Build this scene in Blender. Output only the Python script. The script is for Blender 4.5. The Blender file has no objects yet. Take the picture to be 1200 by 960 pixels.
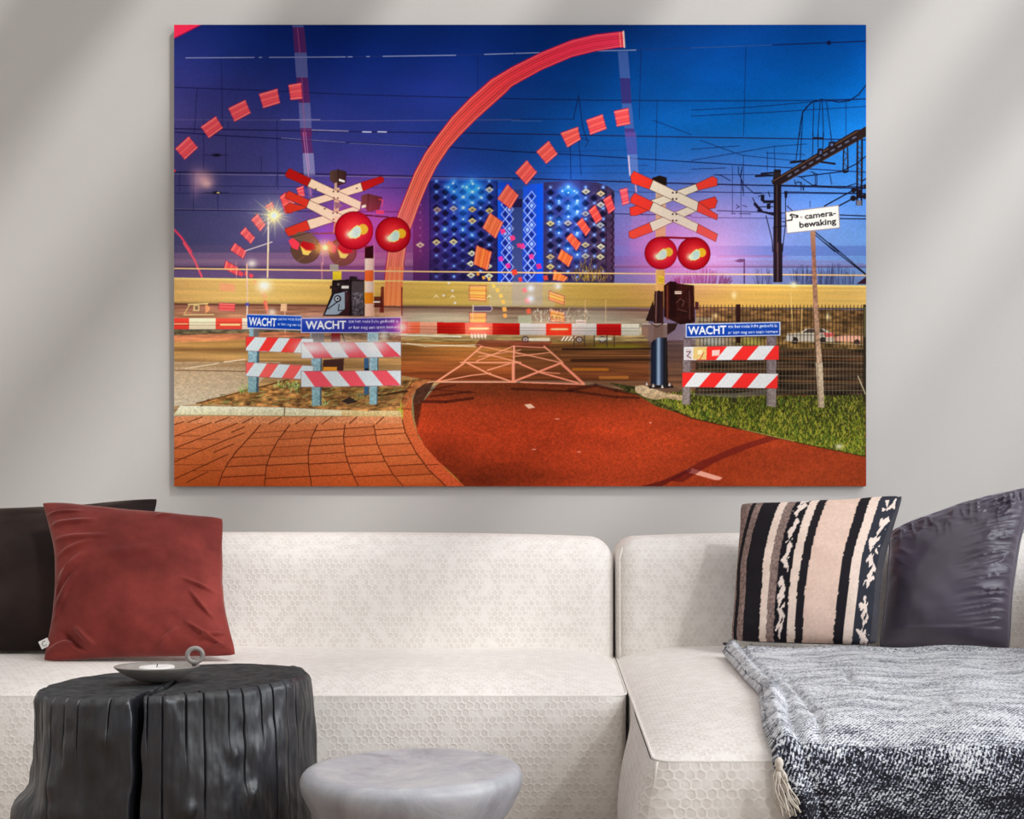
import bpy, bmesh, math, random
import numpy as np
from mathutils import Vector, Matrix

# ------------------------------------------------------------------ camera, sky, lights, exposure
SC = bpy.context.scene
COL = SC.collection
F = 1500.0            # focal length in photo pixels (frame taken as 1200 x 960)
CX, CY, EYE = 660.0, 600.0, 0.80
cd = bpy.data.cameras.new('camera')
cd.sensor_width = 36.0
cd.lens = 36.0 * F / 1200.0
cd.shift_x = (600.0 - CX) / 1200.0
cd.shift_y = (CY - 480.0) / 1200.0
cam = bpy.data.objects.new('camera', cd)
cam.location = (0, 0, EYE)
cam.rotation_euler = (math.radians(90), 0, 0)
COL.objects.link(cam)
SC.camera = cam

SC.view_settings.view_transform = 'Standard'
SC.view_settings.look = 'None'
SC.view_settings.gamma = 1.0
SC.view_settings.use_curve_mapping = False
SC.view_settings.exposure = 0.22

SKY_LOW, SKY_HIGH = 0.10, 1.16
world = bpy.data.worlds.new('daylight')
world.use_nodes = True
wt = world.node_tree
bg = wt.nodes['Background']
# overcast sky: brightness rises evenly from the horizon to the zenith
_tc = wt.nodes.new('ShaderNodeTexCoord'); _sp = wt.nodes.new('ShaderNodeSeparateXYZ')
_mr = wt.nodes.new('ShaderNodeMapRange')
_mr.inputs[1].default_value = 0.0; _mr.inputs[2].default_value = 1.0; _mr.inputs[3].default_value = SKY_LOW; _mr.inputs[4].default_value = SKY_HIGH
wt.links.new(_tc.outputs['Generated'], _sp.inputs[0]); wt.links.new(_sp.outputs[2], _mr.inputs[0]); wt.links.new(_mr.outputs[0], bg.inputs[1])
bg.inputs[0].default_value = (1.0, 0.975, 0.945, 1)
SC.world = world

sd = bpy.data.lights.new('sun', 'SUN')
sd.energy = 1.5
sd.angle = math.radians(6.5)
sd.color = (1.0, 0.99, 0.97)
sun = bpy.data.objects.new('sun', sd)
SUN_DIR = Vector((-0.60, 0.62, -0.80)).normalized()
sun.rotation_euler = SUN_DIR.to_track_quat('-Z', 'Y').to_euler()
COL.objects.link(sun)

wl = bpy.data.lights.new('window_daylight', 'AREA')
wl.shape = 'RECTANGLE'
wl.size = 2.6; wl.size_y = 2.0
wl.energy = 58
wl.color = (0.90, 0.95, 1.0)
wlo = bpy.data.objects.new('window_daylight', wl)
wlo.location = (2.62, 1.35, 1.75)
wlo.rotation_euler = Vector((-1, 0.25, -0.18)).to_track_quat('-Z', 'Y').to_euler()
COL.objects.link(wlo)

# ------------------------------------------------------------------ helpers
random.seed(7)
RNG = np.random.default_rng(11)

def S2L(c):
    c = np.asarray(c, dtype=np.float64)
    return np.where(c <= 0.04045, c / 12.92, ((c + 0.055) / 1.055) ** 2.4)

def rgb(r, g, b):
    l = S2L(np.array([r, g, b]) / 255.0)
    return (float(l[0]), float(l[1]), float(l[2]), 1.0)

def vnoise(x, y, seed=0):
    """smooth value noise in -1..1 for arrays"""
    x = np.asarray(x, dtype=np.float64); y = np.asarray(y, dtype=np.float64)
    xi = np.floor(x).astype(np.int64); yi = np.floor(y).astype(np.int64)
    fx = x - xi; fy = y - yi
    fx = fx * fx * (3 - 2 * fx); fy = fy * fy * (3 - 2 * fy)
    def h(a, b):
        n = (a * 374761393 + b * 668265263 + seed * 974634511) & 0xFFFFFFFF
        n = ((n ^ (n >> 13)) * 1274126177) & 0xFFFFFFFF
        n = n ^ (n >> 16)
        return (n & 0xFFFF) / 32767.5 - 1.0
    return (h(xi, yi) * (1 - fx) + h(xi + 1, yi) * fx) * (1 - fy) + (h(xi, yi + 1) * (1 - fx) + h(xi + 1, yi + 1) * fx) * fy

def fbm(x, y, seed=0, o=4):
    t = 0; a = 1.0; s = 0
    for i in range(o):
        t = t + a * vnoise(np.asarray(x) * 2 ** i, np.asarray(y) * 2 ** i, seed + i * 17); s += a; a *= 0.5
    return t / s

def P(px, row, d):
    """photo pixel + distance -> point in the room"""
    return Vector(((px - CX) * d / F, d, EYE - (row - CY) * d / F))

def link(o, parent=None):
    COL.objects.link(o)
    if parent is not None:
        o.parent = parent
        o.matrix_parent_inverse = Matrix.Translation(-parent.location) if parent.type == 'EMPTY' else Matrix()
    return o

def empty(name, loc, label, cat, group=None):
    o = bpy.data.objects.new(name, None)
    o.location = loc
    o.empty_display_size = 0.05
    o['label'] = label; o['category'] = cat
    if group: o['group'] = group
    COL.objects.link(o)
    return o

def tag(o, label, cat, group=None):
    o['label'] = label; o['category'] = cat
    if group: o['group'] = group
    return o

def mesh_obj(name, verts, faces, mat, parent=None, smooth=True, uvs=None, cols=None):
    """faces: list of tuples (mixed) or int array (n,4)"""
    me = bpy.data.meshes.new(name)
    if isinstance(faces, np.ndarray):
        verts = np.asarray(verts, dtype=np.float32)
        n = len(faces); k = faces.shape[1]
        me.vertices.add(len(verts)); me.vertices.foreach_set('co', verts.ravel())
        me.loops.add(n * k); me.loops.foreach_set('vertex_index', faces.ravel().astype(np.int32))
        me.polygons.add(n)
        me.polygons.foreach_set('loop_start', np.arange(0, n * k, k, dtype=np.int32))
        me.update(calc_edges=True)
        me.validate()
    else:
        me.from_pydata([tuple(v) for v in verts], [], faces)
    if uvs is not None:
        uvl = me.uv_layers.new(name='UVMap')
        li = np.zeros(len(me.loops), dtype=np.int32); me.loops.foreach_get('vertex_index', li)
        uvl.data.foreach_set('uv', np.asarray(uvs, dtype=np.float32)[li].ravel())
    if cols is not None:
        ca = me.color_attributes.new('paint', 'FLOAT_COLOR', 'POINT')
        c4 = np.ones((len(me.vertices), 4), dtype=np.float32); c4[:, :3] = cols
        ca.data.foreach_set('color', c4.ravel())
    if smooth:
        me.polygons.foreach_set('use_smooth', np.ones(len(me.polygons), dtype=bool))
    if mat: me.materials.append(mat)
    o = bpy.data.objects.new(name, me)
    link(o, parent)
    return o

def grid_faces(nu, nv, wrap_u=False, off=0):
    """verts indexed v*nu+u ; returns quads"""
    us = np.arange(nu if wrap_u else nu - 1); vs = np.arange(nv - 1)
    U, V = np.meshgrid(us, vs)
    U2 = (U + 1) % nu
    return (np.stack([V * nu + U, V * nu + U2, (V + 1) * nu + U2, (V + 1) * nu + U], -1).reshape(-1, 4) + off).astype(np.int32)

class MB:
    """collects simple shapes into one mesh"""
    def __init__(s): s.v = []; s.f = []
    def box(s, a, b, bev=0):
        i = len(s.v)
        x0, y0, z0 = a; x1, y1, z1 = b
        s.v += [(x0,y0,z0),(x1,y0,z0),(x1,y1,z0),(x0,y1,z0),(x0,y0,z1),(x1,y0,z1),(x1,y1,z1),(x0,y1,z1)]
        for q in ((0,3,2,1),(4,5,6,7),(0,1,5,4),(1,2,6,5),(2,3,7,6),(3,0,4,7)): s.f.append(tuple(i + k for k in q))
        return s
    def tube(s, pts, r, n=8, closed=False, caps=True):
        pts = [Vector(p) for p in pts]; m = len(pts); base = len(s.v)
        rr = r if hasattr(r, '__len__') else [r] * m
        up = Vector((0, 0, 1)); prevn = None
        for k, p in enumerate(pts):
            if closed: t = pts[(k + 1) % m] - pts[k - 1]
            else: t = pts[min(k + 1, m - 1)] - pts[max(k - 1, 0)]
            t = t.normalized() if t.length > 1e-9 else Vector((0, 0, 1))
            if prevn is None:
                a = up if abs(t.dot(up)) < 0.9 else Vector((1, 0, 0))
                nn = (a - t * a.dot(t)).normalized()
            else:
                nn = prevn - t * prevn.dot(t)
                nn = nn.normalized() if nn.length > 1e-6 else Vector((1, 0, 0))
            prevn = nn; bb = t.cross(nn)
            for j in range(n):
                a = 2 * math.pi * j / n
                s.v.append(tuple(p + (nn * math.cos(a) + bb * math.sin(a)) * rr[k]))
        for k in range(m if closed else m - 1):
            k2 = (k + 1) % m
            for j in range(n):
                j2 = (j + 1) % n
                s.f.append((base + k * n + j, base + k * n + j2, base + k2 * n + j2, base + k2 * n + j))
        if not closed and caps:
            s.f.append(tuple(base + j for j in reversed(range(n))))
            s.f.append(tuple(base + (m - 1) * n + j for j in range(n)))
        return s
    def lathe(s, prof, c, n=64, sx=1, sy=1):
        base = len(s.v); m = len(prof)
        for r, z in prof:
            for j in range(n):
                a = 2 * math.pi * j / n
                s.v.append((c[0] + r * sx * math.cos(a), c[1] + r * sy * math.sin(a), c[2] + z))
        for k in range(m - 1):
            for j in range(n):
                j2 = (j + 1) % n
                s.f.append((base + k * n + j, base + k * n + j2, base + (k + 1) * n + j2, base + (k + 1) * n + j))
        s.f.append(tuple(base + j for j in reversed(range(n))))
        s.f.append(tuple(base + (m - 1) * n + j for j in range(n)))
        return s
    def build(s, name, mat, parent=None, smooth=True):
        return mesh_obj(name, s.v, s.f, mat, parent, smooth)

# ------------------------------------------------------------------ materials
class NT:
    def __init__(s, name, rough=0.8, spec=0.3):
        s.m = bpy.data.materials.new(name); s.m.use_nodes = True
        s.t = s.m.node_tree; s.b = s.t.nodes['Principled BSDF']
        s.b.inputs['Roughness'].default_value = rough
        s.b.inputs['Specular IOR Level'].default_value = spec
    def n(s, typ, ins=None, **kw):
        nd = s.t.nodes.new(typ)
        for k, v in kw.items(): setattr(nd, k, v)
        for k, v in (ins or {}).items():
            if isinstance(v, tuple) and len(v) == 2 and hasattr(v[0], 'outputs'):
                s.t.links.new(v[0].outputs[v[1]], nd.inputs[k])
            elif hasattr(v, 'outputs'): s.t.links.new(v.outputs[0], nd.inputs[k])
            else: nd.inputs[k].default_value = v
        return nd
    def ln(s, a, out, inp): s.t.links.new(a.outputs[out], s.b.inputs[inp])
    def mapping(s, src='Object', scale=(1,1,1), rot=(0,0,0)):
        tc = s.n('ShaderNodeTexCoord')
        return s.n('ShaderNodeMapping', {'Vector': (tc, src), 'Scale': scale, 'Rotation': rot})
    def ramp(s, fac, stops):
        r = s.n('ShaderNodeValToRGB')
        s.t.links.new(fac[0].outputs[fac[1]], r.inputs[0])
        el = r.color_ramp.elements
        while len(el) < len(stops): el.new(0.5)
        for e, (p, c) in zip(el, stops): e.position = p; e.color = c
        return r
    def bump(s, h, out, strength, dist, normal=None):
        b = s.n('ShaderNodeBump', {'Height': (h, out), 'Strength': strength, 'Distance': dist})
        if normal: s.t.links.new(normal.outputs[0], b.inputs['Normal'])
        s.t.links.new(b.outputs[0], s.b.inputs['Normal'])
        return b

def mat_wall():
    k = NT('wall_plaster', 0.85, 0.25)
    mp = k.mapping('Object')
    n1 = k.n('ShaderNodeTexNoise', {'Vector': mp, 'Scale': 1.3, 'Detail': 4.0})
    r = k.ramp((n1, 0), [(0.3, (0.615, 0.59, 0.57, 1)), (0.7, (0.645, 0.62, 0.60, 1))])
    k.ln(r, 0, 'Base Color')
    n2 = k.n('ShaderNodeTexNoise', {'Vector': mp, 'Scale': 180.0, 'Detail': 3.0})
    k.bump(n2, 0, 0.12, 0.002)
    return k.m

def mat_plain(name, col, rough=0.7, spec=0.3, nscale=40, namt=0.12, bump=0.1, metal=0.0):
    k = NT(name, rough, spec)
    mp = k.mapping('Object')
    n1 = k.n('ShaderNodeTexNoise', {'Vector': mp, 'Scale': nscale, 'Detail': 4.0})
    lo = tuple(c * (1 - namt) for c in col[:3]) + (1,); hi = tuple(min(1, c * (1 + namt)) for c in col[:3]) + (1,)
    r = k.ramp((n1, 0), [(0.3, lo), (0.7, hi)])
    k.ln(r, 0, 'Base Color')
    k.b.inputs['Metallic'].default_value = metal
    if bump: k.bump(n1, 0, bump, 0.003)
    return k.m

def mat_floor():
    k = NT('oiled_oak_floor', 0.5, 0.4)
    mp = k.mapping('Object')
    br = k.n('ShaderNodeTexBrick', {'Vector': mp, 'Scale': 1.0, 'Color1': rgb(150,128,108), 'Color2': rgb(132,112,95), 'Mortar': rgb(70,58,48),
             'Mortar Size': 0.003, 'Brick Width': 1.6, 'Row Height': 0.16})
    k.ln(br, 0, 'Base Color')
    k.bump(br, 1, 0.2, -0.003)
    return k.m

def mat_sofa():
    """round pads in a honeycomb, thin raised threads between them"""
    k = NT('cream_honeycomb_weave', 0.9, 0.15)
    mp = k.mapping('UV')
    dn = k.n('ShaderNodeTexNoise', {'Vector': mp, 'Scale': 60.0, 'Detail': 2.0})
    dv = k.n('ShaderNodeVectorMath', {0: (dn, 1), 1: (0.5, 0.5, 0.5)}, operation='SUBTRACT')
    ds = k.n('ShaderNodeVectorMath', {0: dv, 'Scale': 0.0075}, operation='SCALE')
    va = k.n('ShaderNodeVectorMath', {0: mp, 1: ds}, operation='ADD')
    A, B = 0.0162, 0.0140
    dist = []
    for off in (0.0, 0.5):
        p = k.n('ShaderNodeVectorMath', {0: va, 1: (1 / A, 1 / (2 * B), 0)}, operation='MULTIPLY')
        q = k.n('ShaderNodeVectorMath', {0: p, 1: (100 + off, 100 + off, 0)}, operation='ADD')
        f = k.n('ShaderNodeVectorMath', {0: q}, operation='FRACTION')
        s = k.n('ShaderNodeVectorMath', {0: f, 1: (0.5, 0.5, 0)}, operation='SUBTRACT')
        m = k.n('ShaderNodeVectorMath', {0: s, 1: (1.0, 2 * B / A, 0)}, operation='MULTIPLY')
        dist.append(k.n('ShaderNodeVectorMath', {0: m}, operation='LENGTH'))
    mn = k.n('ShaderNodeMath', {0: (dist[0], 1), 1: (dist[1], 1)}, operation='MINIMUM')
    pad = k.n('ShaderNodeMapRange', {'Value': (mn, 0), 1: 0.50, 2: 0.33, 3: 0.0, 4: 1.0}); pad.interpolation_type = 'SMOOTHSTEP'
    irr = k.n('ShaderNodeTexNoise', {'Vector': mp, 'Scale': 34.0, 'Detail': 2.0})
    ir = k.n('ShaderNodeMapRange', {'Value': (irr, 0), 1: 0.36, 2: 0.62, 3: 0.12, 4: 1.0})
    hm = k.n('ShaderNodeMath', {0: (pad, 0), 1: (ir, 0)}, operation='MULTIPLY')
    fine = k.n('ShaderNodeTexNoise', {'Vector': mp, 'Scale': 520.0, 'Detail': 3.0})
    base = k.ramp((hm, 0), [(0.0, SOFA_LINE), (0.8, SOFA_PAD)])
    big = k.n('ShaderNodeTexNoise', {'Vector': mp, 'Scale': 6.0, 'Detail': 3.0})
    rb = k.ramp((big, 0), [(0.3, (0.95, 0.945, 0.94, 1)), (0.7, (1, 1, 1, 1))])
    m2 = k.n('ShaderNodeMix', {0: 1.0, 6: (base, 0), 7: (rb, 0)}, data_type='RGBA', blend_type='MULTIPLY')
    k.ln(m2, 2, 'Base Color')
    k.b.inputs['Sheen Weight'].default_value = 0.1
    b1 = k.n('ShaderNodeBump', {'Height': (fine, 0), 'Strength': 0.3, 'Distance': 0.0012})
    k.bump(hm, 0, 0.42, -0.0020, b1)
    return k.m
SOFA_LINE, SOFA_PAD = (0.92, 0.88, 0.84, 1), (0.83, 0.775, 0.73, 1)

def mat_velvet(name, col, dark, sheen_col, wr=0.5, patch=3.0, sheen=0.6, rough=0.75):
    k = NT(name, rough, 0.2)
    mp = k.mapping('UV')
    n1 = k.n('ShaderNodeTexNoise', {'Vector': mp, 'Scale': patch, 'Detail': 5.0, 'Roughness': 0.6})
    r = k.ramp((n1, 0), [(0.32, dark), (0.66, col)])
    k.ln(r, 0, 'Base Color')
    k.b.inputs['Sheen Weight'].default_value = sheen
    k.b.inputs['Sheen Roughness'].default_value = 0.35
    k.b.inputs['Sheen Tint'].default_value = sheen_col
    n2 = k.n('ShaderNodeTexNoise', {'Vector': mp, 'Scale': 260.0, 'Detail': 3.0})
    k.bump(n2, 0, wr, 0.0012)
    return k.m

def mat_satin():
    k = NT('aubergine_satin', 0.46, 0.9)
    mp = k.mapping('UV', scale=(1, 1, 1))
    n1 = k.n('ShaderNodeTexNoise', {'Vector': mp, 'Scale': 5.0, 'Detail': 4.0})
    r = k.ramp((n1, 0), [(0.3, rgb(56, 48, 62)), (0.7, rgb(81, 71, 90))])
    k.ln(r, 0, 'Base Color')
    k.b.inputs['Sheen Weight'].default_value = 0.8
    k.b.inputs['Sheen Roughness'].default_value = 0.3
    k.b.inputs['Sheen Tint'].default_value = (0.85, 0.8, 1.0, 1)
    mp2 = k.mapping('UV', scale=(40, 300, 1))
    n2 = k.n('ShaderNodeTexNoise', {'Vector': mp2, 'Scale': 1.0, 'Detail': 2.0})
    k.bump(n2, 0, 0.12, 0.001)
    return k.m

def mat_paint(name, rough=0.8, spec=0.2, scale=0, bump=0.0, gain=1.0):
    k = NT(name, rough, spec)
    at = k.n('ShaderNodeAttribute', attribute_name='paint')
    k.ln(at, 0, 'Base Color')
    if bump:
        mp = k.mapping('UV')
        n2 = k.n('ShaderNodeTexNoise', {'Vector': mp, 'Scale': scale, 'Detail': 3.0})
        k.bump(n2, 0, bump, 0.0015)
    return k.m

def mat_char():
    k = NT('charred_wood', 0.42, 0.85)
    mp = k.mapping('Object', scale=(34, 34, 1.4))
    n1 = k.n('ShaderNodeTexNoise', {'Vector': mp, 'Scale': 1.0, 'Detail': 6.0, 'Roughness': 0.65})
    mp2 = k.mapping('Object', scale=(8, 8, 3.4))
    n2 = k.n('ShaderNodeTexNoise', {'Vector': mp2, 'Scale': 1.0, 'Detail': 4.0})
    r = k.ramp((n1, 0), [(0.25, rgb(17, 18, 22)), (0.75, rgb(46, 48, 55))])
    r2 = k.ramp((n2, 0), [(0.35, (0.55, 0.55, 0.6, 1)), (0.72, (1.5, 1.5, 1.48, 1))])
    mx = k.n('ShaderNodeMix', {0: 1.0, 6: (r, 0), 7: (r2, 0)}, data_type='RGBA', blend_type='MULTIPLY')
    k.ln(mx, 2, 'Base Color')
    rr = k.n('ShaderNodeMapRange', {'Value': (n2, 0), 1: 0.3, 2: 0.7, 3: 0.58, 4: 0.27})
    k.ln(rr, 0, 'Roughness')
    b1 = k.n('ShaderNodeBump', {'Height': (n2, 0), 'Strength': 0.75, 'Distance': 0.045})
    k.bump(n1, 0, 0.35, 0.004, b1)
    return k.m

def mat_char_top():
    k = NT('charred_end_grain', 0.8, 0.25)
    mp = k.mapping('Object')
    ve = k.n('ShaderNodeVectorMath', {0: mp, 1: (1, 1, 0)}, operation='MULTIPLY')
    ln_ = k.n('ShaderNodeVectorMath', {0: ve}, operation='LENGTH')
    nz = k.n('ShaderNodeTexNoise', {'Vector': mp, 'Scale': 9.0, 'Detail': 3.0})
    ad = k.n('ShaderNodeMath', {0: (nz, 0), 1: 0.09}, operation='MULTIPLY')
    su = k.n('ShaderNodeMath', {0: (ln_, 1), 1: (ad, 0)}, operation='ADD')
    ml = k.n('ShaderNodeMath', {0: (su, 0), 1: 420.0}, operation='MULTIPLY')
    si = k.n('ShaderNodeMath', {0: (ml, 0)}, operation='SINE')
    n1 = k.n('ShaderNodeTexNoise', {'Vector': mp, 'Scale': 45.0, 'Detail': 5.0})
    r = k.ramp((n1, 0), [(0.3, rgb(36, 37, 39)), (0.7, rgb(72, 73, 75))])
    k.ln(r, 0, 'Base Color')
    b1 = k.n('ShaderNodeBump', {'Height': (si, 0), 'Strength': 0.25, 'Distance': 0.002})
    k.bump(n1, 0, 0.5, 0.004, b1)
    return k.m

def mat_stone():
    k = NT('pale_grey_stone', 0.35, 0.5)
    mp = k.mapping('Object')
    n1 = k.n('ShaderNodeTexNoise', {'Vector': mp, 'Scale': 9.0, 'Detail': 6.0, 'Roughness': 0.62, 'Distortion': 0.6})
    r = k.ramp((n1, 0), [(0.28, rgb(140, 138, 146)), (0.5, rgb(176, 177, 184)), (0.7, rgb(200, 200, 202))])
    k.ln(r, 0, 'Base Color')
    n2 = k.n('ShaderNodeTexNoise', {'Vector': mp, 'Scale': 60.0, 'Detail': 4.0})
    b1 = k.n('ShaderNodeBump', {'Height': (n2, 0), 'Strength': 0.22, 'Distance': 0.003})
    k.bump(n1, 0, 0.25, 0.012, b1)
    rr = k.n('ShaderNodeMapRange', {'Value': (n2, 0), 1: 0.3, 2: 0.7, 3: 0.28, 4: 0.5})
    k.ln(rr, 0, 'Roughness')
    return k.m

def mat_throw():
    k = NT('heathered_blue_grey_wool', 0.95, 0.1)
    mp = k.mapping('UV', scale=(150, 250, 1))
    n1 = k.n('ShaderNodeTexNoise', {'Vector': mp, 'Scale': 1.0, 'Detail': 3.0, 'Roughness': 0.7, 'Distortion': 0.6})
    mp2 = k.mapping('UV', scale=(9, 20, 1))
    n2 = k.n('ShaderNodeTexNoise', {'Vector': mp2, 'Scale': 1.0, 'Detail': 5.0, 'Roughness': 0.7})
    mp3 = k.mapping('UV', rot=(0, 0, math.radians(35)))
    wv = k.n('ShaderNodeTexWave', {'Vector': mp3, 'Scale': 62.0, 'Distortion': 4.0, 'Detail': 2.0, 'Detail Scale': 3.0})
    pa = k.n('ShaderNodeMapRange', {'Value': (n2, 0), 1: 0.3, 2: 0.7, 3: -0.12, 4: 0.12})
    w2 = k.n('ShaderNodeMapRange', {'Value': (wv, 1), 1: 0.0, 2: 1.0, 3: -0.075, 4: 0.075})
    a1 = k.n('ShaderNodeMath', {0: (n1, 0), 1: (w2, 0)}, operation='ADD')
    a2 = k.n('ShaderNodeMath', {0: (a1, 0), 1: (pa, 0)}, operation='ADD')
    # the colour turns darker towards the front hem of the throw
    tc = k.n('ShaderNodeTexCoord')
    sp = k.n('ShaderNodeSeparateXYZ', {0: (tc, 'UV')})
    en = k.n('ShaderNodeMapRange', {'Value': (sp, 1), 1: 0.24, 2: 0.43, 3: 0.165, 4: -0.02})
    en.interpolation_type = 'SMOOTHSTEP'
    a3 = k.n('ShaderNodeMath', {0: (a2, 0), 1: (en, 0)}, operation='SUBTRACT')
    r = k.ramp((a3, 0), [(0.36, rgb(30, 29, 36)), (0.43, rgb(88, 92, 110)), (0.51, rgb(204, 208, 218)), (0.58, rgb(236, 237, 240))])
    k.ln(r, 0, 'Base Color')
    k.b.inputs['Sheen Weight'].default_value = 0.15
    k.bump(a1, 0, 0.8, 0.004)
    return k.m

# ------------------------------------------------------------------ the picture printed on the wall panel
S_ = 3.0
PX0, PY0, PWD, PHT = 204.0, 29.0, 811.0, 541.0
GW, GH = 1216, 811
CW, CH = GW * 2, GH * 2
SX, SY = CW / PWD, CH / PHT
IMG = np.zeros((CH, CW, 3))
gx = PX0 + (np.arange(CW) + 0.5) / SX
gy = PY0 + (np.arange(CH) + 0.5) / SY
GX, GY = np.meshgrid(gx, gy)

def c3(c): return np.array(c, dtype=np.float64) / 255.0
def win(x0, y0, x1, y1):
    i0 = max(0, int((x0 - PX0) * SX) - 1); i1 = min(CW, int((x1 - PX0) * SX) + 2)
    j0 = max(0, int((y0 - PY0) * SY) - 1); j1 = min(CH, int((y1 - PY0) * SY) + 2)
    return (slice(j0, max(j0, j1)), slice(i0, max(i0, i1)))
def comp(w, m, col, mode='mix'):
    d = IMG[w]
    if d.size == 0: return
    m = m[..., None]
    col = col if isinstance(col, np.ndarray) else c3(col)
    if mode == 'mix': d[...] = d * (1 - m) + col * m
    elif mode == 'screen': d[...] = 1 - (1 - d) * (1 - col * m)
    elif mode == 'mul': d[...] = d * (1 - m + col * m)
def pmask(pts, w):
    X = GX[w]; Y = GY[w]
    ins = np.zeros(X.shape, dtype=bool)
    n = len(pts)
    for k in range(n):
        x1, y1 = pts[k]; x2, y2 = pts[(k + 1) % n]
        if y1 == y2: continue
        ins ^= ((y1 > Y) != (y2 > Y)) & (X < (x2 - x1) * (Y - y1) / (y2 - y1) + x1)
    return ins
def poly(pts, col, a=1.0, mode='mix'):
    xs = [p[0] for p in pts]; ys = [p[1] for p in pts]
    w = win(min(xs), min(ys), max(xs), max(ys))
    comp(w, pmask(pts, w) * a, col, mode)
def polyg(pts, cola, colb, axis='y', a=1.0, grain=0.0, gs=1.0, seed=0, streak=1.0):
    """polygon with a two colour gradient and grain"""
    xs = [p[0] for p in pts]; ys = [p[1] for p in pts]
    w = win(min(xs), min(ys), max(xs), max(ys))
    X = GX[w]; Y = GY[w]
    t = (Y - min(ys)) / max(1e-6, max(ys) - min(ys)) if axis == 'y' else (X - min(xs)) / max(1e-6, max(xs) - min(xs))
    col = c3(cola) * (1 - t[..., None]) + c3(colb) * t[..., None]
    if grain: col = col * (1 + grain * fbm(X / (gs * streak), Y / gs, seed, 3)[..., None] * 1.6)
    comp(w, pmask(pts, w) * a, np.clip(col, 0, 1))
def rect(x0, y0, x1, y1, col, a=1.0, mode='mix'): poly([(x0, y0), (x1, y0), (x1, y1), (x0, y1)], col, a, mode)
def seg(p, q, wd, col, a=1.0, mode='mix'):
    r = wd / 2 + 0.6
    w = win(min(p[0], q[0]) - r, min(p[1], q[1]) - r, max(p[0], q[0]) + r, max(p[1], q[1]) + r)
    X = GX[w]; Y = GY[w]
    dx, dy = q[0] - p[0], q[1] - p[1]; L = dx * dx + dy * dy + 1e-9
    t = np.clip(((X - p[0]) * dx + (Y - p[1]) * dy) / L, 0, 1)
    d = np.hypot(X - p[0] - t * dx, Y - p[1] - t * dy)
    comp(w, np.clip((wd / 2 - d) * S_ + 0.5, 0, 1) * a * min(1.0, wd * S_), col, mode)
def line(pts, wd, col, a=1.0, mode='mix'):
    for p, q in zip(pts[:-1], pts[1:]): seg(p, q, wd, col, a, mode)
def glow(cx, cy, sx, sy, col, a=1.0, mode='screen'):
    w = win(cx - 3.2 * sx, cy - 3.2 * sy, cx + 3.2 * sx, cy + 3.2 * sy)
    comp(w, np.exp(-0.5 * (((GX[w] - cx) / sx) ** 2 + ((GY[w] - cy) / sy) ** 2)) * a, col, mode)
def disc(cx, cy, r, col, a=1.0, ry=None):
    ry = ry or r
    w = win(cx - r, cy - ry, cx + r, cy + ry)
    d = np.hypot((GX[w] - cx) / r, (GY[w] - cy) / ry)
    comp(w, np.clip((1 - d) * r * S_ + 0.5, 0, 1) * a, col)
def T(pts, x0, y0, s): return [(x0 + x / s, y0 + y / s) for x, y in pts]
def tt(s, x0, y0, k): # "x,y x,y ..." in a zoomed view -> picture coordinates
    return [(x0 + float(a.split(',')[0]) / k, y0 + float(a.split(',')[1]) / k) for a in s.split()]
A1 = lambda s: tt(s, 200, 20, 5.714)
A2 = lambda s: tt(s, 400, 20, 5.714)
A3 = lambda s: tt(s, 600, 20, 5.714)
A4 = lambda s: tt(s, 810, 20, 5.714)
B1 = lambda s: tt(s, 200, 155, 5.714)
B2 = lambda s: tt(s, 400, 155, 5.714)
B3 = lambda s: tt(s, 600, 155, 5.714)
B4 = lambda s: tt(s, 810, 155, 5.714)
C1 = lambda s: tt(s, 200, 285, 5.714)
C2 = lambda s: tt(s, 400, 285, 5.714)
C3 = lambda s: tt(s, 600, 285, 5.714)
C4 = lambda s: tt(s, 810, 285, 5.714)
D1 = lambda s: tt(s, 200, 425, 5.714)
D2 = lambda s: tt(s, 400, 425, 5.714)
D3 = lambda s: tt(s, 600, 425, 5.714)
D4 = lambda s: tt(s, 810, 425, 5.714)
E1 = lambda s: tt(s, 320, 190, 6.6667)
E2 = lambda s: tt(s, 280, 320, 6.0)
E3 = lambda s: tt(s, 720, 190, 3.31)
E4 = lambda s: tt(s, 480, 200, 4.8)

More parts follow.
